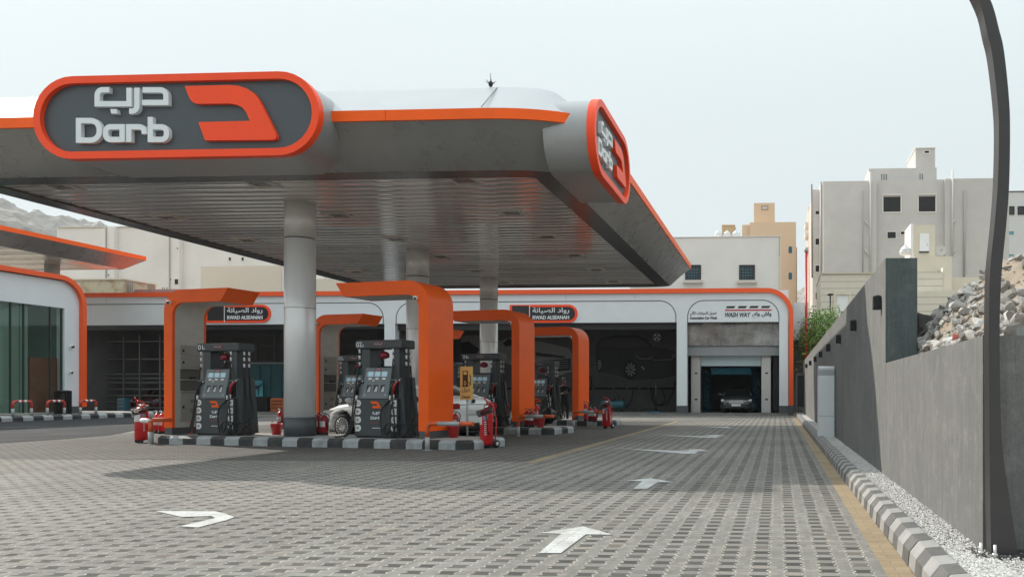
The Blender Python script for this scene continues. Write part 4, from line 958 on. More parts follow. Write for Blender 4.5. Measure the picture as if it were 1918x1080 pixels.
# lettering signs
def bay_sign(p0, p1, lab):
    x0, x1 = A(p0), A(p1); z0, z1 = gz(604.5, p0), gz(571, p0); h = z1-z0; w = x1-x0
    t = empty('shop_sign', lab, 'sign', (ox + x0, G-.06, z0), 0, 'workshop signs over the bays')
    def cap(ins): return fillet([(ins, ins), (w-ins, ins), (w-ins, h-ins), (ins, h-ins)], [0, h*.5-ins, h*.5-ins, 0], True, 8)
    mb = MB(); mb.prism(cap(0), .0, .055); b = mb.build('frame', SIGNRED, t)
    mb = MB(); mb.prism(fillet([(w*.30, .13), (w-.13, .13), (w-.13, h-.13), (w*.30, h-.13)], [0, h*.5-.13, h*.5-.13, 0], True, 8), -.01, .02); mb.box(.13, w*.285, -.01, .02, .13, h-.05); mb.build('field', mat('sign_black', (.014, .014, .017), .4), t)
    MB().box(w*.29, w*.30, -.014, .02, .02, h-.02).build('divider', LETTER, t)
    text('arabic_lettering', arabic('رواد الصيانة'), w*.61, h*.66, w*.54, h*.36, -.03, .03, LETTER, t, .012)
    text('latin_lettering', 'RWAD ALSEANAH', w*.61, h*.29, w*.54, h*.21, -.03, .03, LETTER, t, .03)
bay_sign(386, 508, 'red framed black capsule sign with white lettering over the left bay'); bay_sign(955.5, 1082, 'red framed black capsule sign with white lettering over the middle bay')
DK = mat('dark_lettering', (.02, .02, .022), .5)
def wl(nm, s, p0, p1, y0, y1, m=DK, bold=.02, shear=0):
    a, b = onY(p0, y0, G), onY(p1, y1, G); return text(nm, s, (a.x+b.x)/2-ox, (a.z+b.z)/2, b.x-a.x, a.z-b.z, -.012, .016, m, g, bold, shear)
wl('arabic_lettering', arabic('غسيل السيارات الآلي'), 1292, 1342.5, 583, 591)
wl('latin_lettering', 'Automation Car Wash', 1292, 1343, 592.5, 597.5, bold=.03)
wl('latin_lettering', 'WASH WAY', 1358, 1406, 585, 593.5, bold=.03, shear=.25)
wl('arabic_lettering', arabic('واش واي'), 1409, 1445, 583, 595, bold=.03)
a, b = onY(1358, 582, G), onY(1445.5, 579, G)
MB().box(a.x-ox, b.x-ox, -.012, .004, a.z, b.z).build('wash_stripe', mat('wash_red', (.50, .03, .04), .5), g)
mb = MB(); wS = (b.x-a.x)
for i in range(4):
    x0 = a.x-ox + wS*.02 + i*wS*.25; z0, z1 = onY(1358, 577, G).z, onY(1358, 573, G).z; mb.prism([(x0, z0), (x0+wS*.17, z0), (x0+wS*.205, z1), (x0+.06, z1)], -.012, .004)
mb.build('wash_stripe', DK, g)
# middle bay interior: wall pictures of cars
BW = G + GD - .02
def bx(px): return onY(px, 650, BW).x
def bz(py): return onY(1150, py, BW).z
def wallpic(name, lab, y0):
    return empty(name, lab, 'wall picture', (bx(1190), BW, bz(670)), 0, 'car pictures on the bay wall')
t = wallpic('wall_picture', 'dark wall picture of a black off-road car between the last arch and the wash bay', 0); cx, cz = t.location.x, t.location.z
Q = lambda p: (bx(p[0]) - cx, bz(p[1]) - cz)
def S7(pts): return [(960 + x*.18519, 600 + y*.18519) for x, y in pts]
body = S7([(835,330),(845,230),(900,175),(1030,150),(1250,148),(1350,180),(1420,265),(1560,285),(1640,315),(1650,420),(1645,560),(1500,590),(1180,600),(1090,560),(870,515),(850,420)])
mb = MB(); mb.prism([Q(p) for p in body], -.006, .0); mb.build('body', mat('pic_black', (.016, .017, .018), .5, var=.3), t)
mb = MB(); mb.prism([Q(p) for p in S7([(900,200),(1030,170),(1240,168),(1330,200),(1390,262),(1150,270),(880,262)])], -.010, -.006); mb.build('windows', mat('pic_glass', (.035, .038, .04), .3), t)
pg = mat('pic_grey', (.38, .39, .40), .5)
def wheel(cx_, cz_, rx, rz_, par):
    mb = MB(); mb.ring([(cx_+rx*1.3*cos(a), cz_+rz_*1.3*sin(a)) for a in [i*pi/12 for i in range(24)]], [(cx_+rx*cos(a), cz_+rz_*sin(a)) for a in [i*pi/12 for i in range(24)]], -.010, -.006); mb.build('tyre', mat('pic_tyre', (.004, .004, .004), .7), par)
    mb = MB()
    for k in range(9):
        a = k*2*pi/9; mb.prism([(cx_+rx*.2*cos(a-.3), cz_+rz_*.2*sin(a-.3)), (cx_+rx*.95*cos(a-.16), cz_+rz_*.95*sin(a-.16)), (cx_+rx*.95*cos(a+.16), cz_+rz_*.95*sin(a+.16)), (cx_+rx*.2*cos(a+.3), cz_+rz_*.2*sin(a+.3))], -.012, -.008)
    mb.build('rim', pg, par)
for px, py, rx, rz_ in ((1195,495,55,72),(880,445,22,58)):
    p = Q(S7([(px,py)])[0]); wheel(p[0], p[1], rx*.18519*BW/1500, rz_*.18519*BW/1500, t)
mb = MB(); mb.ribbon([Q(p) for p in S7([(1245,350),(1285,385),(1395,388),(1385,365)])], .04, -.012, -.008); mb.ribbon([Q(p) for p in S7([(1405,355),(1425,402),(1615,392),(1625,340)])], .035, -.012, -.008); mb.ribbon([Q(p) for p in S7([(1630,340),(1642,372)])], .06, -.012, -.008); mb.ribbon([Q(p) for p in S7([(1305,465),(1335,497)])], .10, -.012, -.008); mb.build('lamps', pg, t)
t = wallpic('wall_picture', 'grey and white wall picture of a pale car seen through the arches', 0); t.location = (bx(960), BW, bz(670)); cx, cz = t.location.x, t.location.z
def S8(pts): return [(780 + x*.29642, 540 + y*.29642) for x, y in pts]
wm = mat('pic_white', (.34, .34, .33), .6, var=.15)
mb = MB(); mb.prism([Q(p) for p in S8([(180,300),(380,290),(540,330),(560,315),(620,300),(700,320),(860,350),(960,375),(985,410),(980,520),(900,550),(760,530),(620,490),(400,420),(250,430),(180,440)])], -.006, 0); mb.build('body', wm, t)
PD = mat('pic_dark', (.02, .021, .022), .5)
MB().prism([Q(p) for p in S8([(545,345),(580,315),(610,320),(612,360),(560,362)])], -.010, -.006).build('side_window', PD, t)
mb = MB(); mb.prism([Q(p) for p in S8([(750,400),(930,425),(940,440),(760,425)])], -.010, -.006); mb.build('headlamp', PD, t)
MB().prism([Q(p) for p in S8([(765,460),(975,440),(975,515),(800,530)])], -.010, -.006).build('grille_field', PD, t); MB().prism([Q(p) for p in S8([(190,350),(330,330),(400,380),(380,410),(200,415)])], -.010, -.006).build('side_window', PD, t)
mb = MB()
for k in range(4): mb.ribbon([Q(p) for p in S8([(770,468+14*k),(960,455+14*k)])], .03, -.013, -.009)
mb.ribbon([Q(p) for p in S8([(810,545),(980,520)])], .09, -.013, -.009); mb.build('grille', pg, t)
# fan, rail, hoses, compressor
p = onY(1231, 631, BW); t = empty('wall_fan', 'round daylight-white bladed fan in a square frame high on the dark bay wall', 'fan', (p.x, BW, p.z))
mb = MB(); mb.box(-.30, .30, -.06, 0, -.30, .30); mb.build('frame', mat('fan_frame', (.12, .12, .12), .5), t)
mb = MB()
for k in range(4):
    a = k*pi/2+.3; pl = [(0, 0)] + [(.25*cos(a+i*.14), .25*sin(a+i*.14)) for i in range(7)]; mb.prism(pl, -.085, -.065)
mb.build('blades', mat('fan_daylight_white', (.92, .93, .94), .4, emit=(1, 1, 1), es=.0), t); mb = MB(); mb.ring([(.27*cos(i*pi/14), .27*sin(i*pi/14)) for i in range(28)], [(.24*cos(i*pi/14), .24*sin(i*pi/14)) for i in range(28)], -.09, -.065); mb.build('guard', MATS['fan_daylight_white'], t)  # near-white colour stands in for daylight coming through the fan opening
mb = MB(); z = bz(727); t = empty('air_line', 'thin dark air pipe with fittings running along the middle bay wall', 'pipe', (bx(1180), BW-.06, z)); mb.tube([(bx(800)-bx(1180), 0, 0), (bx(1265)-bx(1180), 0, 0)], .06, 8); mb.build('pipe', BLACKM, t)
mb = MB()
for px in (1112,1150,1176,1199,1215): mb.box(bx(px)-bx(1180)-.03, bx(px)-bx(1180)+.03, -.09, -.05, -.02, .05)
mb.build('fitting', pg, t)
def wallhose(lab, pts):
    mb = MB(); P = [onY(x, y, BW-.15) for x, y in pts]; o = P[0].copy(); mb.tube(crom([tuple(p - o) for p in P], 6), .035, 7); q = mb.build('air_hose', BLACK, None, o); tag(q, lab, 'hose', 'hoses hanging in the middle bay')
wallhose('black hose looping widest next to the last white pillar', [(1220,727),(1222,745),(1235,758),(1250,752),(1262,730),(1264,712)])
wallhose('black hose hanging in a U left of the widest loop', [(1230,724),(1222,740),(1224,755),(1238,757),(1245,745),(1240,728)])
wallhose('black hose hanging from the pipe down to the blue compressor', [(1186,730),(1183,745),(1176,758),(1168,762)])
wallhose('black hose hanging right behind the farthest arch', [(1104,702),(1108,715),(1104,735),(1106,752)])
p = onZ(1148, 775, FL); yc = G + 3.2; p = onY(1148, 775, yc)
t = empty('air_compressor', 'teal tank air compressor on the floor of the middle bay', 'compressor', (p.x, yc, FL))
mb = MB(); mb.lathe([(.05,-.75),(.22,-.68),(.25,-.6),(.25,.6),(.22,.68),(.05,.75)], (0,0,.42), 18, 'x'); mb.build('tank', TEAL, t)
mb = MB(); mb.box(-.35,.1,-.15,.15,.68,.92,.03); mb.lathe([(.16,-.03),(.16,.03)],(.3,-.05,.84),14,'y'); mb.tube([(.5,0,.6),(.75,0,.95)],.03,6); mb.build('motor', BLACKM, t)
mb = MB()
for x in (-.5,.5): mb.box(x-.04,x+.04,-.2,.2,0,.25)
mb.build('leg', BLACKM, t)
p = onY(1228, 776, G+1.2); t = empty('floor_stand', 'small dark stand with a round base on the middle bay floor', 'stand', (p.x, G+1.2, FL)); MB().lathe([(.5,0),(.5,.05),(.1,.08)],(0,0,0),20).build('base', TEAL, t); MB().tube([(.02,0,.05),(.02,0,1.7)], .05, 8).build('post', BLACKM, t)
# left bay interior
yr = G + 2.6
t = empty('steel_racking', 'tall steel grid racking behind the left bay opening', 'racking', (gx(200, yr), yr, FL)); x0 = gx(200, yr)
rk = mat('rack_grey', (.13, .135, .14), .5, var=.1)
for px in (162, 181, 232, 262, 300): MB().box(gx(px,yr)-x0-.035, gx(px,yr)-x0+.035, -.04, .04, 0, 4.6).build('upright', rk, t)
for py in (639, 672, 700, 708, 716, 728, 740, 752, 763): z = onY(200, py, yr).z - FL; MB().box(gx(150,yr)-x0, gx(318,yr)-x0, .045, .09, z-.04, z+.04).build('shelf', rk, t)
yr2 = G + 6.5; t = empty('steel_racking', 'thin steel frame at the back of the left bay right of pump 01', 'racking', (gx(520, yr2), yr2, FL)); x0 = gx(520, yr2)
for px in (395, 480, 515, 690): MB().box(gx(px,yr2)-x0-.05, gx(px,yr2)-x0+.05, -.05, .05, 0, 5.0).build('upright', rk, t)
for py in (627, 647, 676): z = onY(520, py, yr2).z - FL; MB().box(gx(390,yr2)-x0, gx(700,yr2)-x0, .055, .1, z-.05, z+.05).build('shelf', rk, t)
yt = G + 5.0; a, b = onY(466, 681, yt), onY(712, 681, yt)
t = empty('teal_partition', 'long teal painted partition at the back of the left bay', 'partition', ((a.x+b.x)/2, yt, FL)); hw = (b.x-a.x)/2
MB().box(-hw, hw, 0, .3, 0, a.z-FL, .02).build('panel', TEAL, t)
mb = MB(); 
for i in range(1, 12): mb.box(-hw+i*hw/6-.03, -hw+i*hw/6+.03, -.05, -.001, .05, a.z-FL-.1)
mb.build('rib', TEAL, t); MB().box(-hw, hw, -.06, .36, a.z-FL+.002, a.z-FL+.08).build('top_rail', GGRY, t)
a, b = onY(469, 742, yt-.15), onY(492, 712, yt-.15); t = empty('wall_poster', 'bright cyan poster with a dark machine on the teal partition', 'poster', (a.x, yt-.15, a.z)); w, h = b.x-a.x, b.z-a.z
MB().box(0, w, 0, .04, 0, h).build('sheet', mat('poster_cyan', (.10, .45, .55), .5, var=.3, scale=2), t)
mb = MB(); mb.use(mat('poster_dark', (.03, .06, .08), .6)); mb.box(w*.2, w*.75, -.006, -.001, h*.45, h*.7); mb.box(w*.15,w*.3,-.006,-.001,h*.15,h*.5); mb.box(w*.6,w*.7,-.006,-.001,h*.1,h*.5); mb.tube([(w*.75,-.003,h*.6),(w*.95,-.003,h*.8)],.05,5); mb.build('print', None, t)
def small(nm, lab, cat, px0, px1, py0, py1, Y, m, dp=.5, extra=None):
    a, b = onY(px0, py1, Y), onY(px1, py0, Y); t = empty(nm, lab, cat, ((a.x+b.x)/2, Y, max(a.z, FL))); w, h = (b.x-a.x)/2, b.z - max(a.z, FL)
    MB().box(-w, w, 0, dp, 0, h, .03).build('body', m, t)
    if extra: extra(t, w, h)
    return t
def cab_extra(t, w, h):
    mb = MB(); 
    for z in (.3, .55, .8): mb.box(-w*.8, w*.8, -.03, -.001, h*z-.02, h*z+.02)
    mb.build('drawer_front', BLACKM, t)
small('tool_cabinet', 'orange tool cabinet standing in the left bay beside the front column', 'cabinet', 506, 531, 745, 774, G+2.0, mat('cab_orange', (.40, .10, .03), .5), .5, cab_extra)
small('water_bottle', 'blue water dispenser on the left bay floor by the shop corner', 'dispenser', 219, 233, 745, 774, G+.9, mat('bottle_blue', (.05, .16, .22), .3), .4, cab_extra)
small('work_bench', 'dark work bench below the cyan poster in the left bay', 'bench', 462, 500, 743, 774, G+3.0, BLACKM, .6, cab_extra)
# wash bay
yw = G + .8; a, b = onY(1287, 628, yw), onY(1459, 610, yw)
t = empty('wash_header', 'dirty reflective steel panel above the car wash entrance', 'panel', (onY(1373, 610, yw).x, yw, onY(1373, 647, yw).z))
w = (gx(1459,yw)-gx(1287,yw))/2; h = onY(1373,604,yw).z - t.location.z
mb = MB(); nn = 24; vs = []; fs = []
for i in range(nn+1):
    for j in range(7):
        x = -w + 2*w*i/nn; z = h*j/6; vs.append((x, .05*noise.noise((x*.9, z*1.1, 3)), z))
for i in range(nn):
    for j in range(6): fs.append((i*7+j, (i+1)*7+j, (i+1)*7+j+1, i*7+j+1))
mb.add(vs, fs, True); mb.build('panel', mat('dirty_steel', (.26, .25, .24), .28, metal=.8, var=.5, scale=1.2), t)
MB().box(-w, w, .08, .2, -.02, h).build('frame', GARDK, t)
MB().box(-w, w, .10, .25, -.55, -.02).build('lower_band', mat('band_grey', (.30, .31, .32), .5), t)
yg = G + 1.4; xg = gx(1369.5, yg)
t = empty('car_wash_gantry', 'car wash gantry with two tall steel posts and a pale blue cross beam', 'car wash', (xg, yg, FL))
zb_ = lambda py: onY(1370, py, yg).z - FL
for a, b in ((1294, 1312), (1426, 1444)):
    x0, x1 = gx(a, yg)-xg, gx(b, yg)-xg; q = MB().box(x0, x1, 0, 1.2, 0, zb_(669), .02).build('post', STEEL, t); mx_ = (x0+x1)/2
    mb = MB(); mb.prism([(x0, zb_(669)+.004), (x1, zb_(669)+.004), (x1-.12, zb_(660)), (x0+.12, zb_(660))], 0, 1.2); mb.build('post_cap', STEEL, q)
    mb = MB(); mb.box(mx_-.05, mx_+.10, -.008, .0, zb_(700), zb_(697)); mb.box(mx_-.05, mx_+.10, -.008, .0, zb_(749), zb_(746)); mb.build('latch', BLACKM, q)
x0, x1 = gx(1312.5, yg)-xg, gx(1425.5, yg)-xg
MB().box(x0+.003, x1-.003, .05, 1.15, zb_(685), zb_(658), .02).build('cross_beam', mat('beam_blue', (.60, .72, .76), .4, var=.04), t)
bm_ = mat('brush_teal', (.008, .09, .13), .8, var=.5, scale=9)
for x in (x0+.28, x1-.28):
    mb = MB(); 
    for i in range(700):
        a = random.uniform(0, 2*pi); z = random.uniform(.15, zb_(690)); r = random.uniform(.22, .36); c0 = Vector((x, .6, z)); e = Vector((x+r*cos(a), .6+r*sin(a), z-random.uniform(.0,.12))); s_ = Vector((-sin(a), cos(a), 0))*.03
        mb.add([c0-s_, c0+s_, e+s_*.8, e-s_*.8], [(0,1,2,3)], False)
    mb.build('side_brush', bm_, t)
mb = MB()
for i in range(600):
    x = random.uniform(x0+.6, x1-.6); z = zb_(688); l = random.uniform(.2,.4); y = random.uniform(.4,.8); mb.add([(x-.03,y,z),(x+.03,y,z),(x+.04,y-.05,z-l),(x-.03,y-.05,z-l)], [(0,1,2,3)], False)
mb.build('top_brush', bm_, t)
small('control_unit', 'tall dark control unit standing right of the car wash gantry', 'control unit', 1447, 1458, 655, 770, G+1.6, BLACKM, .5, cab_extra)
# annex right of the garage
ya = G + 3.0; a, b = onY(1486, 636, ya), onY(1514, 566, ya)
t = empty('annex', 'pale grey clad annex over a dark gateway right of the wash bay', 'annex', ((a.x+b.x)/2, ya, 0)); w = (b.x-a.x)/2
MB().box(-w, w, 0, 3, a.z, b.z).build('upper_wall', WHITEP, t); MB().box(-w-.02, w+.02, -.06, 3, a.z-.15, a.z-.003).build('lintel', BLACKM, t)
MB().box(-w, w, 2, 2.2, 0, a.z-.16).build('gate', GARDK, t); mb = MB(); mb.box(w-.3, w-.05, .2, .5, 0, a.z-.16); mb.build('gate_post', CONC, t)
p = onY(1510, 700, G+1.5); t = empty('red_mast', 'tall thin red mast rising beside the wash bay corner', 'mast', (p.x, G+1.5, 0)); zz = onY(1510, 472, G+1.5).z
MB().tube([(0,0,0),(0,0,zz)], .075, 12).build('pole', mat('mast_red', (.42, .012, .02), .4), t); MB().lathe([(.11, zz),(.11, zz+.2),(.03, zz+.28)], (0,0,0), 12).build('mast_cap', GGRY, t); MB().box(-.2,.2,-.2,.2,0,.04).build('base_plate', GGRY, t)
# ------------------------------------------------------------------ cars
TYRE = mat('tyre', (.016, .016, .016), .75, var=.2); RIM = mat('alloy_rim', (.70, .70, .70), .3, metal=.35); CGL = mat('car_glass', (.012, .014, .016), .05, spec=.7)
TAIL = mat('tail_lamp', (.30, .01, .015), .15, coat=.5); HEAD = mat('head_lamp', (.62, .64, .66), .08, spec=.8); PLATE = mat('plate', (.62, .62, .60), .5); TRIMB = mat('trim_black', (.02, .02, .02), .5)
def make_car(lab, paint, loc, rz, group=None):
    t = empty('parked_car', lab, 'car', loc, rz, group)
    st = [(-2.36,.55,.50,.80,.03),(-2.33,.74,.40,.90,.02),(-2.22,.84,.27,1.045,.02),(-1.85,.895,.20,1.07,.025),(-1.35,.905,.18,1.02,.03),(-.6,.91,.17,.96,.03),(.3,.91,.17,.945,.03),(1.0,.91,.17,.935,.03),(1.45,.905,.18,.90,.04),(1.9,.875,.20,.81,.05),(2.2,.78,.24,.72,.04),(2.32,.66,.32,.64,.02),(2.36,.48,.38,.56,.01)]
    vs = []; fs = []
    for x, w, zb, zt, cr in st:
        h = zt-zb; half = [(0, zb), (w*.80, zb), (w*.97, zb+.06), (w*1.0, zb+h*.35), (w*.995, zb+h*.62), (w*.955, zt-.10), (w*.90, zt-.03), (w*.72, zt+cr*.4), (0, zt+cr)]
        ring = [(y, z) for y, z in half] + [(-y, z) for y, z in half[-2:0:-1]]
        vs += [(x, y, z) for y, z in ring]
    n = 16
    for i in range(len(st)-1):
        for k in range(n): fs.append((i*n+k, i*n+(k+1)%n, (i+1)*n+(k+1)%n, (i+1)*n+k))
    fs += [tuple(range(n))[::-1], tuple((len(st)-1)*n+k for k in range(n))]
    me = bpy.data.meshes.new('tmp'); me.from_pydata(vs, [], fs); bm = bmesh.new(); bm.from_mesh(me); bpy.data.meshes.remove(me)
    bmesh.ops.subdivide_edges(bm, edges=bm.edges[:], cuts=1, smooth=.9, use_grid_fill=True)
    # carve wheel arches: push side vertices inside the arch inward
    bmesh.ops.subdivide_edges(bm, edges=bm.edges[:], cuts=2, use_grid_fill=True)
    for v in bm.verts:
        for ax in (-1.38, 1.36):
            d = hypot(v.co.x-ax, v.co.z-.34)
            if d < .385 and abs(v.co.y) > .5: v.co.y *= .68
    bmesh.ops.recalc_face_normals(bm, faces=bm.faces[:]); mb = MB(); mb.bm(bm, True); bd = mb.build('body', paint, t)
    # greenhouse
    prof = [(-1.80,1.055,.79),(-1.00,1.385,.615),(-.45,1.455,.60),(.15,1.45,.60),(.52,1.37,.615),(1.28,.93,.80)]
    V = []; 
    for x, z, w in prof: V += [(x, w, z), (x, -w, z)]
    Fc = [(2*i, 2*i+1, 2*i+3, 2*i+2) for i in range(5)]
    low = [(-1.80,1.02,.83),(1.28,.90,.86)]
    o = len(V); V += [(-1.8,.83,1.0),(-1.8,-.83,1.0),(1.28,.86,.9),(1.28,-.86,.9),(-.3,.87,.94),(-.3,-.87,.94)]
    for s in (0, 1):
        Fc += [(s, 2+s, o+s), (2+s, 4+s, o+4+s, o+s), (4+s, 6+s, o+4+s), (6+s, 8+s, o+2+s, o+4+s), (8+s, 10+s, o+2+s)]
    mb = MB(); mb.add(V, Fc, False); gl = mb.build('glass', CGL, t); auto(gl, 40)
    # roof skin and pillars in body colour
    mb = MB(); R_ = []
    for x, z, w in prof[1:5]: R_ += [(x, w+.012, z-.006), (x, w*.5, z+.022), (x, -w*.5, z+.022), (x, -w-.012, z-.006)]
    mb.add(R_, [(i*4+k, i*4+k+1, (i+1)*4+k+1, (i+1)*4+k) for i in range(3) for k in range(3)], True); mb.build('roof', paint, t)
    mb = MB()
    for s in (1, -1):
        for a, b, r in (((-1.80,.80*s,1.06),(-1.00,.625*s,1.39),.055), ((.52,.622*s,1.375),(1.28,.81*s,.94),.035), ((-.98,.63*s,1.38),(.5,.625*s,1.385),.03)): MB().tube([a, b], r, 8).build('pillar', paint, t)
        MB().tube([(-.35,.615*s,1.44),(-.30,.875*s,.95)], .03, 6).build('pillar', paint, t); MB().prism([(-1.86,1.03),(-1.02,1.36),(-.92,1.36),(-1.35,1.03)], .70*s, .80*s).build('quarter_panel', paint, t)
    for s in (1, -1):
        MB().tube([(1.25,.80*s,.93),(-1.5,.872*s,1.0)], .012, 6).build('window_trim', CHROME if True else TRIMB, t)
        for ax in (-1.38, 1.36):
            y = .80*s
            w = MB(); w.lathe([(.20,-.11),(.30,-.115),(.325,-.08),(.325,.08),(.30,.115),(.20,.11)], (ax, y, .325), 30, 'y'); w = w.build('wheel', TYRE, t)
            mb = MB(); yy = y + s*.105
            for k in range(16):
                a = k*2*pi/16 + .1; a2 = a + .22
                mb.tube([(ax+.05*cos(a), yy+.012*s, .325+.05*sin(a)), (ax+.222*cos(a2), yy, .325+.222*sin(a2))], [.016,.018], 5)
            mb.lathe([(.05,-.01),(.05,.02)], (ax, yy, .325), 12, 'y'); mb.ring([(ax+.232*cos(i*pi/14), .325+.232*sin(i*pi/14)) for i in range(28)], [(ax+.212*cos(i*pi/14), .325+.212*sin(i*pi/14)) for i in range(28)], yy-.02, yy+.015); mb.build('rim', RIM, w)
            MB().lathe([(.21,-.005),(.21,.005)], (ax, y+s*.06, .325), 20, 'y').build('brake_disc', BLACKM, w)
            MB().ring([(ax+.40*cos(i*pi/12), .325+.40*sin(i*pi/12)) for i in range(24)], [(ax+.355*cos(i*pi/12), .325+.355*sin(i*pi/12)) for i in range(24)], .60*s, .80*s).build('arch_liner', TRIMB, t)
        mb = MB(); mb.tube([(.95,.80*s,.98),(1.0,.90*s,1.0)], .03, 6); mb.sphere((1.0,1.0*s,1.02), .09, (.7,1.2,.75)); mb.build('mirror', paint, t)
        mb = MB()
        for x in (-.75, .25): mb.box(x, x+.18, .905*s, .925*s, .80, .825)
        mb.build('door_handle', CHROME, t)
        mb = MB(); mb.prism([(2.02,.60),(2.22,.58),(2.29,.66),(2.10,.74),(1.80,.755)], .60*s, .855*s); mb.build('headlight', HEAD, t)
        mb = MB(); mb.prism([(-2.365,.80),(-2.30,.82),(-1.98,.90),(-2.05,.97),(-2.31,.95),(-2.37,.90)], .48*s, .865*s); mb.build('tail_light', TAIL, t)
    MB().box(-2.372,-2.30,-.47,.47,.915,.93,.006).build('boot_trim', CHROME, t)
    MB().box(-2.40,-2.36,-.26,.26,.66,.79,.006).build('number_plate', PLATE, t); MB().box(2.35,2.385,-.26,.26,.36,.48,.006).build('number_plate', PLATE, t)
    mb = MB(); mb.prism([(-2.20,.22),(-2.37,.30),(-2.38,.44),(-2.30,.44)], -.70, .70); mb.build('bumper', TRIMB, t)
    mb = MB(); mb.prism([(2.18,.54),(2.355,.50),(2.345,.62),(2.26,.655)], -.42, .42); gr = mb.build('grille', TRIMB, t)
    mb = MB()
    for z in (.535,.575,.615): mb.box(2.33,2.372,-.40,.40,z-.008,z+.008)
    mb.build('grille_bar', CHROME, gr)
    MB().lathe([(.055,-2.372),(.055,-2.34)], (0,0,1.0-.0), 14, 'x').build('badge', TRIMB, t)
    MB().box(2.20,2.372,-.62,.62,.25,.345,.02).build('air_intake', TRIMB, t)
    return t
CARW = mat('car_white', (.86, .86, .85), .22, var=.02, coat=.8); CARG = mat('car_grey', (.055, .055, .058), .25, metal=.3, var=.04, coat=.8); CARR = mat('car_maroon', (.13, .006, .016), .25, var=.05, coat=.8)
th_ = rad(22); rc = onZ(884, 815, 0) ; d_ = 20.6; r_ = ray(887, 736); P = Vector((0,0,CH)) + r_*d_
make_car('white sedan standing between the first two islands, rear toward the lane', CARW, (P.x - 2.36*cos(th_), P.y + 2.36*sin(th_), 0.0), pi - th_)
yq = G + 0.9; q = onY(1379, 770, yq); make_car('dark grey sedan facing out from inside the car wash', CARG, (q.x, yq + 2.3, FL+.02), -pi/2)
yq = G + 3.2; q = onY(272, 770, yq); make_car('maroon sedan in the left bay behind the wheeled extinguisher', CARR, (q.x-.2, yq + 2.3, FL), -pi/2)
# ------------------------------------------------------------------ shop on the left
SX = -33.5
def sx(px, py): return onX(px, py, SX)
yA, yB = 24.0, sx(149, 700).y; z1 = 6.5; z0 = .32
t = empty('shop_building', 'grey shop building with tall glass front and rounded orange trim on the left', 'building', (SX, yB, 0))
zg = sx(60, 570).z; y1 = sx(121, 600).y - yB; y0 = yA - yB
MB().box(-.4, 0, y0, -.02, zg, z1-.05).build('fascia', WHITEP, t); MB().box(-.4, 0, y1, -.02, z0, zg-.002).build('pillar', WHITEP, t)
MB().box(-.42, .02, y1, -.0, 0.0, z0+.26).build('plinth', DKGREY, t)
pts = fillet([(y0, z1+.10), (.10, z1+.10), (.10, .55)], [0, 1.25, 0], False, 12)
mb = MB(); mb.ribbon(pts, .22, -.9, .18, 'yz'); auto(mb.build('orange_trim', MATS['trim_orange'], t), 30)
# glass curtain wall
ys = [y0, sx(-60, 700).y-yB, sx(24, 700).y-yB, sx(48.5, 700).y-yB, sx(98, 700).y-yB, y1-.05]
for a, b in zip(ys[:-1], ys[1:]): MB().box(-.14, -.12, a+.02, b-.02, z0, zg-.01).build('glass_pane', GLASS, t)
for a in ys[1:]: MB().box(-.16, -.08, a-.02, a+.02, z0, zg-.005).build('mullion', mat('mullion_dark', (.03, .045, .042), .4), t)
BLIND = mat('blind_green', (.27, .31, .285), .8, var=.06, scale=1, stretch=(1, 40, .2))
MB().box(-.34, -.30, ys[0], ys[3]-.03, z0, zg-.01).build('blind', BLIND, t); MB().box(-.34, -.30, ys[3]+.03, ys[3]+.30*(ys[4]-ys[3]), z0, zg-.01).build('blind', BLIND, t)
MB().box(-.35, .02, y0, y1, z0-.06, z0-.002).build('sill', CONC, t)
MB().box(-9, -.42, y0, -.05, z1-.4, z1-.1).build('ceiling', mat('ceiling_grey', (.35,.36,.35), .8), t); MB().box(-9, -.17, y0, -.05, z0-.2, z0-.061).build('floor', CONC, t)
MB().box(-9.2, -9, y0, -.05, 0, z1-.1).build('back_wall', mat('shop_wall', (.25, .32, .30), .8), t); MB().box(-9, -.42, -.3, -.051, 0, z1-.41).build('end_wall', MATS['shop_wall'], t)
t2 = empty('security_camera', 'upper small white camera on the shop pillar', 'camera', sx(134, 648)); mb = MB(); mb.use(WHITE); mb.lathe([(.05,0),(.05,.1)],(0,0,0),10,'x'); mb.use(BLACKM); mb.tube([(.12,-.02,-.02),(.2,-.14,-.06)],.05,10); mb.build('housing', None, t2)
t2 = empty('security_camera', 'lower small white camera on the shop pillar', 'camera', sx(132, 696)); mb = MB(); mb.use(WHITE); mb.lathe([(.04,0),(.04,.1)],(0,0,0),10,'x'); mb.use(BLACKM); mb.tube([(.12,-.02,-.02),(.18,-.10,-.06)],.04,10); mb.build('housing', None, t2)
# brick wall standing inside behind the glass
bk_ = brickrow_mat('inner_brick', (.30, .088, .055), (.24, .068, .045), (.17, .12, .09), .24, .08, .3, swap='yz')
q0, q1 = onX(56, 668, SX-.35), onX(118, 668, SX-.35); o = MB().box(-.2, 0, 0, q1.y-q0.y, 0, q0.z-z0).build('brick_wall', bk_, None, (SX-.36, q0.y, z0)); tag(o, 'low red brick wall seen through the shop glass', 'wall')
p = onX(118, 771, SX+.5); t2 = empty('litter_bin', 'dark slatted litter bin in front of the shop pillar', 'bin', (p.x, p.y, .22)); mb = MB()
for k in range(14): a = k*2*pi/14; mb.box(.28*cos(a)-.03, .28*cos(a)+.03, .28*sin(a)-.03, .28*sin(a)+.03, 0, 1.05)
mb.build('slats', BLACKM, t2); MB().lathe([(.25,.02),(.25,1.0)],(0,0,0),16).build('liner', BLACK, t2); MB().lathe([(.32,1.05),(.32,1.10),(.2,1.12)],(0,0,0),16).build('rim', BLACKM, t2)
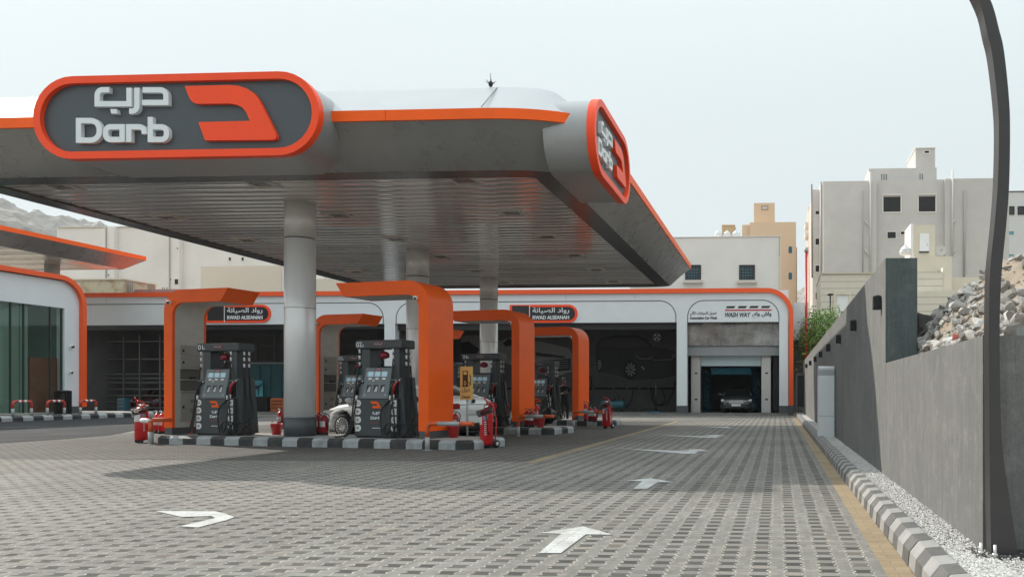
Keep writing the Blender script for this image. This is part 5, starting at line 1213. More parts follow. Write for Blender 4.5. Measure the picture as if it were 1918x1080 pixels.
# raised walk with striped kerb
kx = -32.3; mb = MB(); mb.use(CONC); 
struct(MB().box(-43, kx-.16, 22, 41.5, 0, .235).build('walkway', CONC)); mb = MB(); mb.use(KLIGHT); mb.use(KDARK); y = 22.0; i = 0
while y < 41.6:
    mb.cur = i % 2; mb.prism([(kx, 0), (kx, .15), (kx-.06, .225), (kx-.16, .24), (kx-.16, 0)], 0, 0, 'xz') if False else None
    pr = [(kx, 0), (kx, .15), (kx-.06, .225), (kx-.155, .24), (kx-.155, 0)]; n = 5
    mb.add([(p[0], y+.003, p[1]) for p in pr] + [(p[0], y+.477, p[1]) for p in pr], [(k, (k+1)%n, n+(k+1)%n, n+k) for k in range(n)] + [(4,3,2,1,0), (5,6,7,8,9)], False); y += .48; i += 1
struct(mb.build('kerb'))
struct(MB().box(-43, gx(312, 41.2), 41.2, 43.4, 0, .2).build('walkway', CONC)); mb = MB(); mb.use(KLIGHT); mb.use(KDARK); x = -43.0; i = 0; xe = gx(312, 41.2)
while x < xe:
    mb.cur = i % 2; mb.box(x, x+.47, 41.03, 41.19, 0, .21, .02); x += .475; i += 1
struct(mb.build('kerb'))
# red and white hoop barriers
def make_hoop():
    t = empty('hoop_barrier', 'x', 'barrier', (0,0,0), 0, 'red and white hoop barriers along the walkway')
    r = .055; L_ = .85; H_ = .62; path = fillet([(0,0),(0,H_),(L_,H_),(L_,0)], [0,.12,.12,0], False, 6); P = [(0, p[0], p[1]) for p in path]
    mb = MB(); HR = mat('hoop_red', (.48,.05,.03), .5, var=.1); mb.use(GGRY); mb.tube([(0,0,0),(0,0,.32)], r, 10); mb.tube([(0,L_,0),(0,L_,.32)], r, 10); mb.use(HR); mb.tube([(0,0,.32)]+P[1:8]+[(0,.24,H_)], r, 10); mb.tube([(0,L_-.24,H_)]+P[8:-1]+[(0,L_,.32)], r, 10); mb.use(WHITE); mb.tube([(0,.24,H_),(0,.36,H_)], r, 10); mb.tube([(0,L_-.36,H_),(0,L_-.24,H_)], r, 10); mb.use(HR); mb.tube([(0,.36,H_),(0,L_-.36,H_)], r, 10)
    mb.build('hoop', None, t); return t
h = make_hoop()
for i, (px, lab) in enumerate(((24, 'red and white hoop barrier nearest the left edge, before the shop glass'), (89, 'red and white hoop barrier in front of the brick wall and bin'), (151, 'red and white hoop barrier at the shop corner beside the orange trim'))):
    p = onX(px, 788, kx-.08); place(h, (kx-.09, p.y, .23), 0, lab, first=(i == 0), scale=(1, 1.0, 1.0))
# ------------------------------------------------------------------ second canopy behind the shop
x2 = -36.2; p = onX(274, 486, x2); yE = p.y; zE = p.z; q = onX(0, 424, x2); zE = (zE + q.z)/2
t = empty('canopy', 'smaller grey canopy with orange edge rising behind the shop on the left', 'canopy', (x2, yE, 0)); th = .75
y0 = 12 - yE
MB().box(-16, 0, y0, 0, zE-.10, zE+.12).build('edge_trim', ORANGE, t)
mb = MB(); mb.add([(0.0, y0, zE-.105), (0.0, -.0, zE-.105), (-16, 0, zE-.105), (-.75, y0, zE-.72), (-.75, -.75, zE-.72), (-16, -.75, zE-.72)], [(0,1,4,3), (1,2,5,4)], False); mb.build('fascia', FASCIA, t)
mb = MB(); n_ = 60
for i in range(n_): a = y0 + (-.75-y0)*i/n_; b = y0 + (-.75-y0)*(i+1)/n_; mb.add([(-16,a,zE-.70),(-.75,a,zE-.70),(-.75,(a+b)/2,zE-.715-.01*(i%3)),(-16,(a+b)/2,zE-.715-.01*(i%3)),(-.75,b,zE-.70),(-16,b,zE-.70)], [(0,1,2,3),(3,2,4,5)], False)
mb.build('soffit', mat('soffit_pale', (.55,.50,.45), .2, metal=.3, var=.3, scale=1.0), t)
for yy in (-2.4, -12, -22):
    f = MB().lathe([(.34, 0), (.34, zE-.70)], (-3.4, yy, 0), 20).build('column', mat('column_white', (.55,.54,.52), .4), t)
# ------------------------------------------------------------------ background buildings
def wb(mb, x0, x1, yt, Y, dp=8.0, yb=None):
    a, b = onY(x0, yt, Y), onY(x1, yt, Y); zb = 0 if yb is None else onY(x0, yb, Y).z
    mb.box(a.x, b.x, Y, Y+dp, zb, (a.z+b.z)/2); return mb
def bobj(name, m, t, fn):
    mb = MB(); fn(mb); o = mb.build(name, m, t); 
    for v in o.data.vertices: v.co -= t.location
    return o
def window(t, x0, x1, y0, y1, Y, frame=None, pane=None, fr=.07, dp=.05, bars=False, sill=False, m2=None):
    a, b = onY(x0, y1, Y), onY(x1, y0, Y)
    f = bobj('window', frame or mat('frame_grey', (.30,.30,.29), .5), t, lambda mb: mb.ring([(a.x,a.z),(b.x,a.z),(b.x,b.z),(a.x,b.z)], [(a.x+fr,a.z+fr),(b.x-fr,a.z+fr),(b.x-fr,b.z-fr),(a.x+fr,b.z-fr)], Y-dp, Y+.02))
    def q(mb): mb.box(a.x+fr, b.x-fr, Y-.012, Y-.002, a.z+fr, b.z-fr)
    p = bobj('pane', pane or GLASSDK, t, q); p.parent = f
    if bars:
        def q(mb):
            n = 6
            for i in range(1, n): x = a.x+(b.x-a.x)*i/n; mb.box(x-.025, x+.025, Y-dp-.06, Y-dp-.02, a.z, b.z)
            for i in range(0, 6): z = a.z+(b.z-a.z)*i/5; mb.box(a.x, b.x, Y-dp-.08, Y-dp-.061, z-.03, z+.03)
        p = bobj('bars', BLACKM, t, q); p.parent = f
    if sill:
        p = bobj('sill', mat('sill_cream', (.6,.56,.5), .7), t, lambda mb: mb.box(a.x-.15, b.x+.15, Y-.35, Y-.003, a.z-.28, a.z-.05)); p.parent = f
    return f
STUC = mat('stucco_white', (.74,.71,.67), .9, var=.05, scale=.35, bump=.15, bscale=3, dirt=((.60,.56,.51), .15, .5))
STUG = mat('stucco_grey', (.54,.515,.49), .9, var=.07, scale=.5, bump=.2, bscale=4, dirt=((.45,.425,.40), .12, .6))
CREAM = mat('stucco_cream', (.66,.605,.50), .9, var=.05, scale=.4, bump=.1, bscale=4, dirt=((.55,.49,.39), .2, .5))
BEIGE = mat('stucco_beige', (.66,.49,.34), .9, var=.05, scale=.3, dirt=((.54,.39,.26), .15, .6))
def bld(label, x, Y, cat='building'): return empty('apartment_building', label, cat, (onY(x, 600, Y).x, Y, 0))
# white house behind the wash bay
Y = 62; t = bld('white walled house with two barred windows directly behind the wash bay', 1370, Y); t.name = 'white_house'
bobj('wall', STUC, t, lambda mb: wb(mb, 1180, 1459, 445, Y, 9)); bobj('parapet', STUC, t, lambda mb: wb(mb, 1178, 1461, 443, Y-.06, 9.2, 446.0))
bobj('downpipe', CREAM, t, lambda mb: wb(mb, 1461.5, 1463.5, 437, Y-.2, .2))
for a in (1283.5, 1384.5): window(t, a, a+29.5, 497, 524, Y, BLACKM, mat('window_teal', (.10,.20,.25), .15, var=.5, scale=.8), .09, bars=True, sill=True)
TANKW = mat('tank_white', (.62,.63,.64), .5, var=.05)
def tank(px, yb, wpx, hpx, Y, lab, dome=False):
    p = onY(px, yb, Y); s = wpx/1500*Y/2; h = hpx/1500*Y
    t = empty('water_tank', lab, 'water tank', p, 0, 'white roof water tanks')
    mb = MB(); mb.lathe([(s*.75,0),(s,h*.06),(s*1.0,h*.38),(s*.97,h*.42),(s*.6,h*.72),(s*.2,h*.9),(s*.18,h),(s*.02,h*1.01)], (0,0,0), 24); mb.build('shell', TANKW, t)
    mb = MB(); mb.lathe([(s*1.01,h*.40),(s*1.03,h*.42),(s*1.01,h*.44)], (0,0,0), 24); mb.build('rib', GGRY, t)
    return t
for px, hh, lab in ((1345.5, 13.5, 'white conical roof tank, left of three on the white house'), (1362, 12.5, 'white conical roof tank, middle of three on the white house'), (1378.5, 13.5, 'white conical roof tank, right of three on the white house')): tank(px, 444, 15.5, hh, Y+3, lab)
Y = 75; t = bld('small tan roof hut behind the three white tanks', 1364, Y); t.name = 'roof_hut'; bobj('wall', mat('hut_tan', (.50,.36,.22), .9), t, lambda mb: wb(mb, 1352, 1376, 421.5, Y, 5)); bobj('roof_edge', BEIGE, t, lambda mb: wb(mb, 1351.5, 1376.5, 420.5, Y-.1, 5.2, 422.2))
Y = 92; t = bld('beige tower house with a roof room and arched blue windows', 1440, Y); t.name = 'tower_house'
bobj('wall', BEIGE, t, lambda mb: wb(mb, 1404, 1491, 416, Y, 12)); bobj('side_wall', BEIGE, t, lambda mb: wb(mb, 1390, 1404, 421, Y+.3, 12)); bobj('roof_room', BEIGE, t, lambda mb: wb(mb, 1412, 1451, 380, Y+2, 7)); bobj('corner_pier', BEIGE, t, lambda mb: wb(mb, 1491, 1493, 463, Y+1, 8))
window(t, 1426, 1439, 385, 393.5, Y+2, mat('frame_tan', (.35,.25,.18), .8), mat('pane_pale', (.6,.58,.54), .6), .12)
for py in (474, 523):
    a, b = onY(1477, py, Y), onY(1483.5, py-12, Y); w_ = b.x-a.x; pts = [(a.x,a.z),(b.x,a.z),(b.x,b.z-w_*.3)] + [(a.x+w_/2+w_/2*cos(i*pi/8), b.z-w_*.3+w_*.45*sin(i*pi/8)) for i in range(1,8)] + [(a.x,b.z-w_*.3)]
    bobj('window', mat('blue_glass', (.015,.10,.17), .15), t, lambda mb: mb.prism(pts, Y-.03, Y+.02))
# big grey apartment block
Y = 78; t = bld('large unfinished grey apartment block with dark openings and a roof stair tower', 1700, Y)
bobj('wall', STUG, t, lambda mb: (wb(mb, 1542, 1642, 339, Y, 14), wb(mb, 1642.2, 1768, 337, Y+.5, 13), wb(mb, 1770, 1890, 334, Y, 14)))
bobj('left_wing', STUG, t, lambda mb: wb(mb, 1522, 1536.5, 355, Y+2.5, 10)); bobj('side_strip', STUC, t, lambda mb: wb(mb, 1536.7, 1542, 341, Y+1, 10))
bobj('upper_storey', STUG, t, lambda mb: wb(mb, 1627.5, 1754.5, 315, Y+1.2, 9)); bobj('stair_tower', STUG, t, lambda mb: wb(mb, 1715, 1751.5, 277, Y+2, 5)); bobj('tower_cap', STUC, t, lambda mb: wb(mb, 1713.8, 1752.5, 276, Y+1.9, 5.2, 278))
VOID = mat('dark_void', (.022,.022,.023), .9, var=.3)
for a, b, c_, d_ in ((1652.5,1688.7,363.7,399), (1718.6,1754,363,398.6)):
    f = window(t, a, b, c_, d_, Y+.5, STUC, VOID, .10, .06)
    p0, p1 = onY(a+1, c_+5.5, Y+.5), onY(b-1, c_+1.5, Y+.5); q = bobj('lintel_roller', mat('roller', (.34,.30,.27), .8), t, lambda mb: mb.box(p0.x, p1.x, Y+.43, Y+.485, p0.z, p1.z)); q.parent = f
for a, b, c_, d_ in ((1661,1679,433,447.5), (1686,1697.6,432.7,440)): window(t, a, b, c_, d_, Y+.5, STUC, VOID, .06)
for a in (1650, 1654.5, 1659): window(t, a-.2, a+2.6, 325.5, 338, Y+1.2, STUC, mat('slot_green', (.10,.16,.14), .4), .02)
for a in (1722, 1726.5): window(t, a-.2, a+2.6, 325, 337, Y+1.2, STUC, MATS['slot_green'], .02)
window(t, 1730, 1741.5, 281, 288.5, Y+2, STUC, VOID, .08)
for c_, d_ in ((394,402.5), (445.5,459.5), (496,510), (547,561)): window(t, 1526.5, 1535.3, c_, d_, Y+2.5, STUC, VOID, .05)
PIPE = mat('pipe_white', (.60,.58,.55), .6)
def pp(mb, pts, r=.07, Y=Y-.15): mb.tube([tuple(onY(x, y, Y)) for x, y in pts], r, 6)
bobj('downpipe', PIPE, t, lambda mb: (pp(mb, [(1630,322),(1630,509)], .09), pp(mb, [(1620,414),(1629.5,424)]), pp(mb, [(1620,468),(1629.5,478)])))
bobj('downpipe', PIPE, t, lambda mb: (pp(mb, [(1784.5,318),(1783,480)], .09), pp(mb, [(1790,411),(1784,418)]), pp(mb, [(1790,466),(1784,473)])))
bobj('downpipe', mat('pipe_grey', (.40,.375,.35), .7), t, lambda mb: (pp(mb, [(1617,357),(1616,510)], .05), pp(mb, [(1807,356),(1806,518)], .10)))
bobj('roof_rod', BLACKM, t, lambda mb: pp(mb, [(1520.5,345),(1521,520)], .06, Y+2.3))
bobj('roof_rod', GGRY, t, lambda mb: pp(mb, [(1537.5,340),(1537.5,520)], .08, Y+.8))
Y = 110; t = bld('pale far apartment block at the right edge with small teal windows', 1900, Y); bobj('wall', mat('stucco_pale', (.60,.60,.59), .9, var=.04), t, lambda mb: wb(mb, 1880, 2000, 359, Y, 12)); bobj('parapet', BLACKM, t, lambda mb: wb(mb, 1879, 2001, 357, Y-.1, 12.2, 359.5))
for a in (1887, 1906): window(t, a, a+13, 387, 402, Y, BLACKM, mat('pane_grey', (.20,.20,.20), .3), .1, bars=True)
for c_ in (431, 474): window(t, 1884, 1901, c_, c_+11, Y, STUC, mat('pane_teal', (.10,.30,.36), .15), .12)
# tan and balcony block left of it
Y = 120; t = bld('narrow tan balcony block between the red mast and the grey apartments', 1517, Y); bobj('wall', BEIGE, t, lambda mb: wb(mb, 1514.5, 1521, 387, Y, 8)); bobj('balcony', STUC, t, lambda mb: wb(mb, 1508, 1514.3, 416, Y+1, 3, 425)); bobj('balcony', STUC, t, lambda mb: wb(mb, 1508, 1514.3, 434, Y+1, 3, 443)); bobj('balcony', STUC, t, lambda mb: wb(mb, 1508, 1514.3, 462, Y+1, 3, 471))
# grooved cream villa in front
Y = 60; GRO = brickrow_mat('grooved_cream', (.64,.595,.50), (.63,.585,.49), (.40,.37,.31), 400.0, .50, .15, swap=(rad(90), 0, 0)); t = bld('cream villa with grooved walls and a roof stair house with a white door', 1640, Y); t.name = 'villa'
bobj('wall', GRO, t, lambda mb: wb(mb, 1538, 1712, 511, Y, 7)); bobj('cornice', CREAM, t, lambda mb: wb(mb, 1537, 1713, 510, Y-.12, 7.2, 512))
bobj('wing_wall', GRO, t, lambda mb: (wb(mb, 1712.2, 1766, 509, Y-1, 6), wb(mb, 1712.2, 1802, 545, Y-2.5, 1.4)))
bobj('terrace_wall', CREAM, t, lambda mb: (wb(mb, 1713, 1783, 480, Y+.6, 5), wb(mb, 1783.2, 1880, 519, Y+.6, 5)))
bobj('corner_pier', CREAM, t, lambda mb: wb(mb, 1766.2, 1783, 500, Y-.9, 1.4))
f = bobj('stair_house', CREAM, t, lambda mb: wb(mb, 1708, 1751.5, 421, Y+3, 3)); bobj('stair_house_edge', STUC, t, lambda mb: wb(mb, 1706, 1711, 418.5, Y+2.8, 3))
d = bobj('door', WHITE, t, lambda mb: wb(mb, 1722.5, 1740.5, 437, Y+2.9, .09, 471)); q = bobj('handle', CHROME, t, lambda mb: wb(mb, 1736, 1739, 456, Y+2.8, .08, 458.5)); q.parent = d; bobj('door_sill', BLACKM, t, lambda mb: wb(mb, 1722, 1740, 470.5, Y+2.85, .14, 472.5))
d = bobj('gate_frame', CREAM, t, lambda mb: [wb(mb, 1561.5, 1567, 547, Y-.12, .1), wb(mb, 1589.5, 1595, 547, Y-.12, .1), wb(mb, 1561.5, 1595, 545, Y-.14, .12, 552.0), wb(mb, 1574.5, 1581.5, 543.5, Y-.2, .05, 551)]); bobj('gate', WHITE, t, lambda mb: wb(mb, 1567.3, 1589.2, 552.5, Y-.05, .045))
tank(1696, 477.5, 22, 20, Y+3, 'white domed roof tank left of the villa stair house'); 
t = empty('satellite_dish', 'pale round satellite dish on the villa roof beside the stair house', 'satellite dish', onY(1762, 479, Y+2)); R_ = 9.5/1500*Y
mb = MB(); mb.lathe([(.01, .18), (R_*.5, .12), (R_*.85, .04), (R_, 0)], (0, -.2, R_), 24, 'y'); mb.build('dish', mat('dish_pale', (.50,.49,.46), .6), t); MB().tube([(0,0,0),(0,.05,R_)], .05, 6).build('mast', GGRY, t); MB().tube([(0,-.1,R_),(0,-.55,R_*.9)], .025, 5).build('feed_arm', BLACKM, t)
# lamp pole by villa
t = empty('street_lamp', 'thin dark lamp pole in front of the villa gate', 'lamp', onY(1555, 610, 52)); zz = onY(1555, 553, 52).z - onY(1555, 610, 52).z; t.location.z = 0; zz = onY(1555, 553, 52).z
MB().tube([(0,0,0),(0,0,zz)], .05, 8).build('pole', BLACKM, t); MB().lathe([(.05,zz-.02),(.2,zz+.02),(.2,zz+.1),(.05,zz+.12)], (0,0,0), 12).build('head', BLACKM, t)
# left side: white hall, cream block, stained wall, rebar
Y = 74; t = bld('long white hall with two shallow pilasters behind the service bays', 380, Y); t.name = 'white_hall'
bobj('wall', STUC, t, lambda mb: wb(mb, 107, 700, 424, Y, 14))
for a, b in ((196, 213.5), (315, 336)): bobj('pilaster', STUC, t, lambda mb: wb(mb, a, b, 425, Y-.5, .499)); bobj('downpipe', mat('pipe_grey', (.40,.375,.35), .7), t, lambda mb: wb(mb, a+1, a+2.4, 425, Y-.62, .1))
bobj('roof_coping', CREAM, t, lambda mb: wb(mb, 106, 701, 423, Y-.1, 14.2, 425))
for a, c_ in ((202,513),(327,522),(318,521),(205,520),(331,463)): window(t, a, a+(8 if a == 327 else 3.5), c_, c_+(11 if a == 327 else 4), Y-.5, STUC, VOID, .03)
for a in (428, 452): window(t, a, a+6, 481, 489, Y, STUC, VOID, .05)
Y = 66; t = bld('lower cream block behind the left bay beside the front column', 500, Y); t.name = 'cream_block'; bobj('wall', CREAM, t, lambda mb: wb(mb, 376, 526, 498, Y, 6)); bobj('side_pier', STUC, t, lambda mb: wb(mb, 526.3, 533, 498.5, Y+.1, 6)); bobj('wall', CREAM, t, lambda mb: wb(mb, 533.3, 660, 522, Y+.2, 6))
Y = 56; t = empty('stained_wall', 'rust stained cream roof wall of stacked blocks above the left bay', 'wall', onY(182, 548, Y)); t.location.z = 0
RUST = mat('rusty_cream', (.52,.45,.32), .9, var=.10, scale=2, dirt=((.24,.11,.04), 1.3, .9)); bobj('wall', RUST, t, lambda mb: wb(mb, 134, 232, 524, Y, 3)); bobj('coping', CREAM, t, lambda mb: wb(mb, 132, 233, 521, Y-.1, 3.2, 524.2))
t = empty('pink_roof', 'low pink roof slab between clumps of bare rebar', 'roof', onY(290, 548, Y)); t.location.z = 0; bobj('slab', mat('pink', (.45,.20,.18), .8), t, lambda mb: wb(mb, 248, 336, 541.5, Y+1, 4)); bobj('edge', mat('pink2', (.38,.16,.14), .8), t, lambda mb: wb(mb, 247, 337, 545, Y+.9, 4.2))
RB = mat('rebar', (.20,.17,.15), .7)
for i, (xs, yt, lab) in enumerate((((238,241,244,248), 526, 'tallest clump of bare rebar, nearest the stained wall'), ((277,280,283,288), 531, 'clump of bare rebar over the pink roof, second from the left'), ((304,308,313), 538, 'short clump of rebar by the hall pilaster'), ((345,350,354), 543, 'lowest clump of rebar left of the cream block'))):
    o = bobj_t = empty('rebar_clump', lab, 'rebar', onY(xs[0], 548, Y), 0, 'bare rebar clumps on the roof behind the bays'); o.location.z = 5.5
    bobj('rods', RB, o, lambda mb: [mb.tube([tuple(onY(x, 556, Y)), tuple(onY(x, yt, Y))], .035, 5) for x in xs])
# ------------------------------------------------------------------ hills
def hill(name, prof, Y, dp, m, seed, x0p=None):
    P = [onY(x, y, Y) for x, y in prof]; vs = []; fs = []; nx, ny = 260, 60; x0, x1 = P[0].x, P[-1].x
    def H(x):
        for a, b in zip(P[:-1], P[1:]):
            if a.x <= x <= b.x: return a.z + (b.z-a.z)*(x-a.x)/(b.x-a.x)
        return 0
    for i in range(nx+1):
        x = x0 + (x1-x0)*i/nx
        for j in range(ny+1):
            t = j/ny; s = sin(min(1, t*1.15)*pi/2)**.9 if t < .87 else 1-(t-.87)*4; y = Y - dp*(.87-t)/.87
            r = noise.fractal(Vector((x*.022+seed, y*.022, seed)), .9, 2.1, 7); q = abs(noise.noise(Vector((x*.05, y*.05, seed*2))))
            z = H(x)*s + min(1, t*4)*(H(x)*.10*r*(1-.8*max(0,(t-.7)/.3)) - q*H(x)*.05)
            vs.append((x, y, max(-1, z)))
    for i in range(nx):
        for j in range(ny): fs.append((i*(ny+1)+j, (i+1)*(ny+1)+j, (i+1)*(ny+1)+j+1, i*(ny+1)+j+1))
    mb = MB(); mb.add(vs, fs, False); return struct(mb.build(name, m))
ROCKH = mat('hill_rock', (.25,.225,.20), .95, var=.4, scale=.09, bump=.8, bscale=.5, dirt=((.12,.11,.095), .16, .8))
hill('hills', [(-420,520),(-260,400),(-120,340),(-30,352),(0,373),(40,392),(75,418),(110,448),(180,520),(300,700)], 420, 170, ROCKH, 3.0)
hill('hills', [(-300,420),(-100,380),(50,400),(105,402),(140,407),(175,421),(260,440),(420,500),(700,640)], 900, 300, ROCKH, 9.0)
hill('hills', [(1380,620),(1460,560),(1496,545),(1510,540),(1560,560),(1700,640)], 700, 200, ROCKH, 5.0)
# ------------------------------------------------------------------ rubble slope behind the wall
RC = mat('rubble_rock', (.31,.30,.285), .9, var=.30, scale=2.5, bump=.7, bscale=18, dirt=((.22,.195,.165), 2.2, .8))
def island_vary(m, lo, hi):
    nt = m.node_tree; b = nt.nodes['Principled BSDF']; lk = b.inputs['Base Color'].links[0]; src = lk.from_socket; k = NM(m)
    gi = k.new('ShaderNodeNewGeometry'); f = gi.outputs['Random Per Island']; k.set(b.inputs['Base Color'], k.mix(1.0, src, k.mix(f, lo, hi), 'MULTIPLY'))
island_vary(RC, (.5,.47,.44), (1.5,1.5,1.5))
DIRT = mat('slope_dirt', (.25,.205,.155), .95, var=.3, scale=2.0, bump=.6, bscale=12)
def slope_z(x, y):
    """ground of the bank behind the low wall"""
    e = max(0, x-1.72); q = min(1, max(0, (y-8.0)/2.3)); q = q*q*(3-2*q); k = min(1, .15 + e*2.2)
    return 1.41 + (.66*e if e < 1.2 else .79 + .25*(e-1.2)) + .57*q*k*(1 if y < 11.2 else max(-1, 1-(y-11.2)*1.3)) + min(1, .1+e)*(.20*noise.noise((x*1.1, y*1.1, 0)) + .07*noise.noise((x*4, y*4, 5)))
vs = []; fs = []; nx, ny = 110, 120
for i in range(nx+1):
    for j in range(ny+1):
        x = 1.69 + 8.5*(i/nx)**1.3; y = 5.74 + 7.2*j/ny; vs.append((x, y, slope_z(x, y)))
for i in range(nx):
    for j in range(ny): fs.append((i*(ny+1)+j, (i+1)*(ny+1)+j, (i+1)*(ny+1)+j+1, i*(ny+1)+j+1))
for j in range(ny): k_ = len(vs); vs += [(1.685, vs[j][1], .8), (1.685, vs[j+1][1], .8)]; fs.append((j, j+1, k_+1, k_))
mb = MB(); mb.add(vs, fs, True); struct(mb.build('bank', DIRT))
def rock_bm(sub, sc, seed):
    bm = bmesh.new(); bmesh.ops.create_icosphere(bm, subdivisions=sub, radius=1); rnd = random.Random(seed)
    pl = [(Vector((rnd.uniform(-1,1), rnd.uniform(-1,1), rnd.uniform(-1,1))).normalized(), rnd.uniform(.35,.72)) for _ in range(14)]
    for v in bm.verts:
        for n_, d in pl:
            e = v.co.dot(n_) - d
            if e > 0: v.co -= n_*e
        v.co *= 1 + .06*noise.noise(v.co*3 + Vector((seed, 0, 0)))
        v.co = Vector((v.co.x*sc[0], v.co.y*sc[1], v.co.z*sc[2]))
    return bm
protos = []
for s in range(10):
    bm = rock_bm(2, (1, random.uniform(.6,.9), random.uniform(.45,.75)), s*3.7); protos.append(([v.co.copy() for v in bm.verts], [[v.index for v in f.verts] for f in bm.faces])); bm.free()
mb = MB(); mb.use(RC)
for k in range(6500):
    y = random.uniform(5.8, 12.0); x = 1.74 + 4.6*random.random()**1.4; r = .022 + .15*random.random()**4.2
    dirtz = x > 2.55 + .3*noise.noise((x*2, y*2, 1)) and y > 8.2 and noise.noise((x*.8+3, y*.7, 2)) > -.25
    if dirtz and random.random() < .7: continue
    if x - r < 1.72: x = 1.72 + r
    V, Fa = random.choice(protos); R = Matrix.Rotation(random.uniform(0, 6.3), 3, 'Z') @ Matrix.Rotation(random.uniform(-.7,.7), 3, 'X') @ Matrix.Rotation(random.uniform(-.7,.7), 3, 'Y')
    c_ = Vector((x, y, slope_z(x, y) + r*.18)); mb.add([R @ (v*r) + c_ for v in V], Fa, False)
tag(mb.build('rubble'), None, None, kind='stuff')
BIG = [(1752, 617, 11.0, (.34,.25,.20), -.15, 'big grey flat-faced boulder in the middle of the rubble'), (1741, 629, 10.6, (.33,.14,.07), -.5, 'long tilted grey slab lying on the left of the rubble'), (1731, 607, 10.9, (.24,.05,.24), -.75, 'dark thin broken slab standing on edge at the left of the rubble'),
       (1795, 570, 12.4, (.17,.14,.14), .2, 'pale angular rock high on the rubble left of the lamp post'), (1829, 536, 13.0, (.24,.2,.13), .25, 'pale rock on the crest just left of the lamp post'), (1893, 515, 12.4, (.34,.25,.16), .3, 'large pale rock on the crest right of the lamp post'),
       (1897, 609, 9.4, (.22,.18,.13), .1, 'grey brown rock just above the return wall right of the lamp post'), (1903, 580, 10.0, (.17,.15,.20), -.3, 'grey block lying in the dirt near the right edge'), (1770, 590, 11.6, (.20,.17,.13), .4, 'pale block just above the big flat-faced boulder'), (1722, 640, 10.6, (.13,.10,.09), .2, 'small pale stone at the left foot of the rubble by the wall end')]
for i, (px, py, Y, sc, ry, lab) in enumerate(BIG):
    p = onY(px, py, Y); bm = rock_bm(4, sc, 40 + i*5.1)
    mb = MB(); mb.bm(bm); o = mb.build('boulder', RC if 'dark' not in lab else mat('dark_slab', (.10,.095,.09), .9, var=.3), None, p); o.rotation_euler = (random.uniform(-.2,.2), ry, random.uniform(-.5,.5)); tag(o, lab, 'rock', 'large rocks in the rubble bank')
    zz = slope_z(p.x, p.y)
# ------------------------------------------------------------------ leafy bush behind the far wall
LEAF = mat('leaf_green', (.14,.25,.05), .6, var=.5, scale=4); TW = mat('twig', (.30,.28,.16), .8, var=.2)
def bush(lab, x0, x1, yt, yb, Y, n, seed):
    rnd = random.Random(seed); a, b = onY(x0, yb, Y), onY(x1, yt, Y); W_ = b.x-a.x; t = empty('bush', lab, 'bush', ((a.x+b.x)/2, Y, 0)); H_ = b.z
    mb = MB(); tips = []
    for k in range(26):
        bx_ = rnd.uniform(-.3,.3)*W_; pts = [(bx_*.4, rnd.uniform(-.3,.3), 0)]; dx = rnd.uniform(-.5,.5)*W_
        for j in range(1, 6): f = j/5; pts.append((bx_ + (dx-bx_)*f + rnd.uniform(-.12,.12), rnd.uniform(-1.1,1.1)*f, H_*f*rnd.uniform(.75,1.0)*(1-.15*abs(dx)/W_)))
        mb.tube(pts, [.05*(1-j/7) for j in range(6)], 5); tips += pts[2:]
    mb.build('stem', TW, t); mb = MB()
    for k in range(n):
        c0 = Vector(rnd.choice(tips)) + Vector((rnd.gauss(0,.30), rnd.gauss(0,.4), rnd.gauss(0,.28)))
        if c0.z > H_*1.03 or c0.z < .5: continue
        d = Vector((rnd.uniform(-1,1), rnd.uniform(-1,1), rnd.uniform(-.6,.8))).normalized(); s_ = d.cross(Vector((rnd.uniform(-1,1), rnd.uniform(-1,1), rnd.uniform(-1,1)))).normalized(); L_ = rnd.uniform(.10,.19); w_ = L_*.28
        mb.add([c0, c0+d*L_*.5+s_*w_, c0+d*L_, c0+d*L_*.5-s_*w_], [(0,1,2,3)], False)
    mb.build('foliage', LEAF, t)
bush('bright green leafy bush behind the far end of the concrete wall', 1508, 1578, 581, 670, 46, 16000, 1)
bush('small green shrub beyond the rubble, right of the stepped wall end', 1706, 1732, 595, 625, 40, 2500, 5)
# litter flakes
mb = MB(); mb.use(mat('litter_red', (.55,.12,.10), .6)); p = onY(1783, 638, 7.9)
tag(MB().add([(0,0,0),(.06,.02,.02),(.07,.0,.06),(.01,.01,.07)], [(0,1,2,3)]).build('litter', MATS['litter_red'], None, p), 'crumpled red and white wrapper on the rubble edge', 'litter')
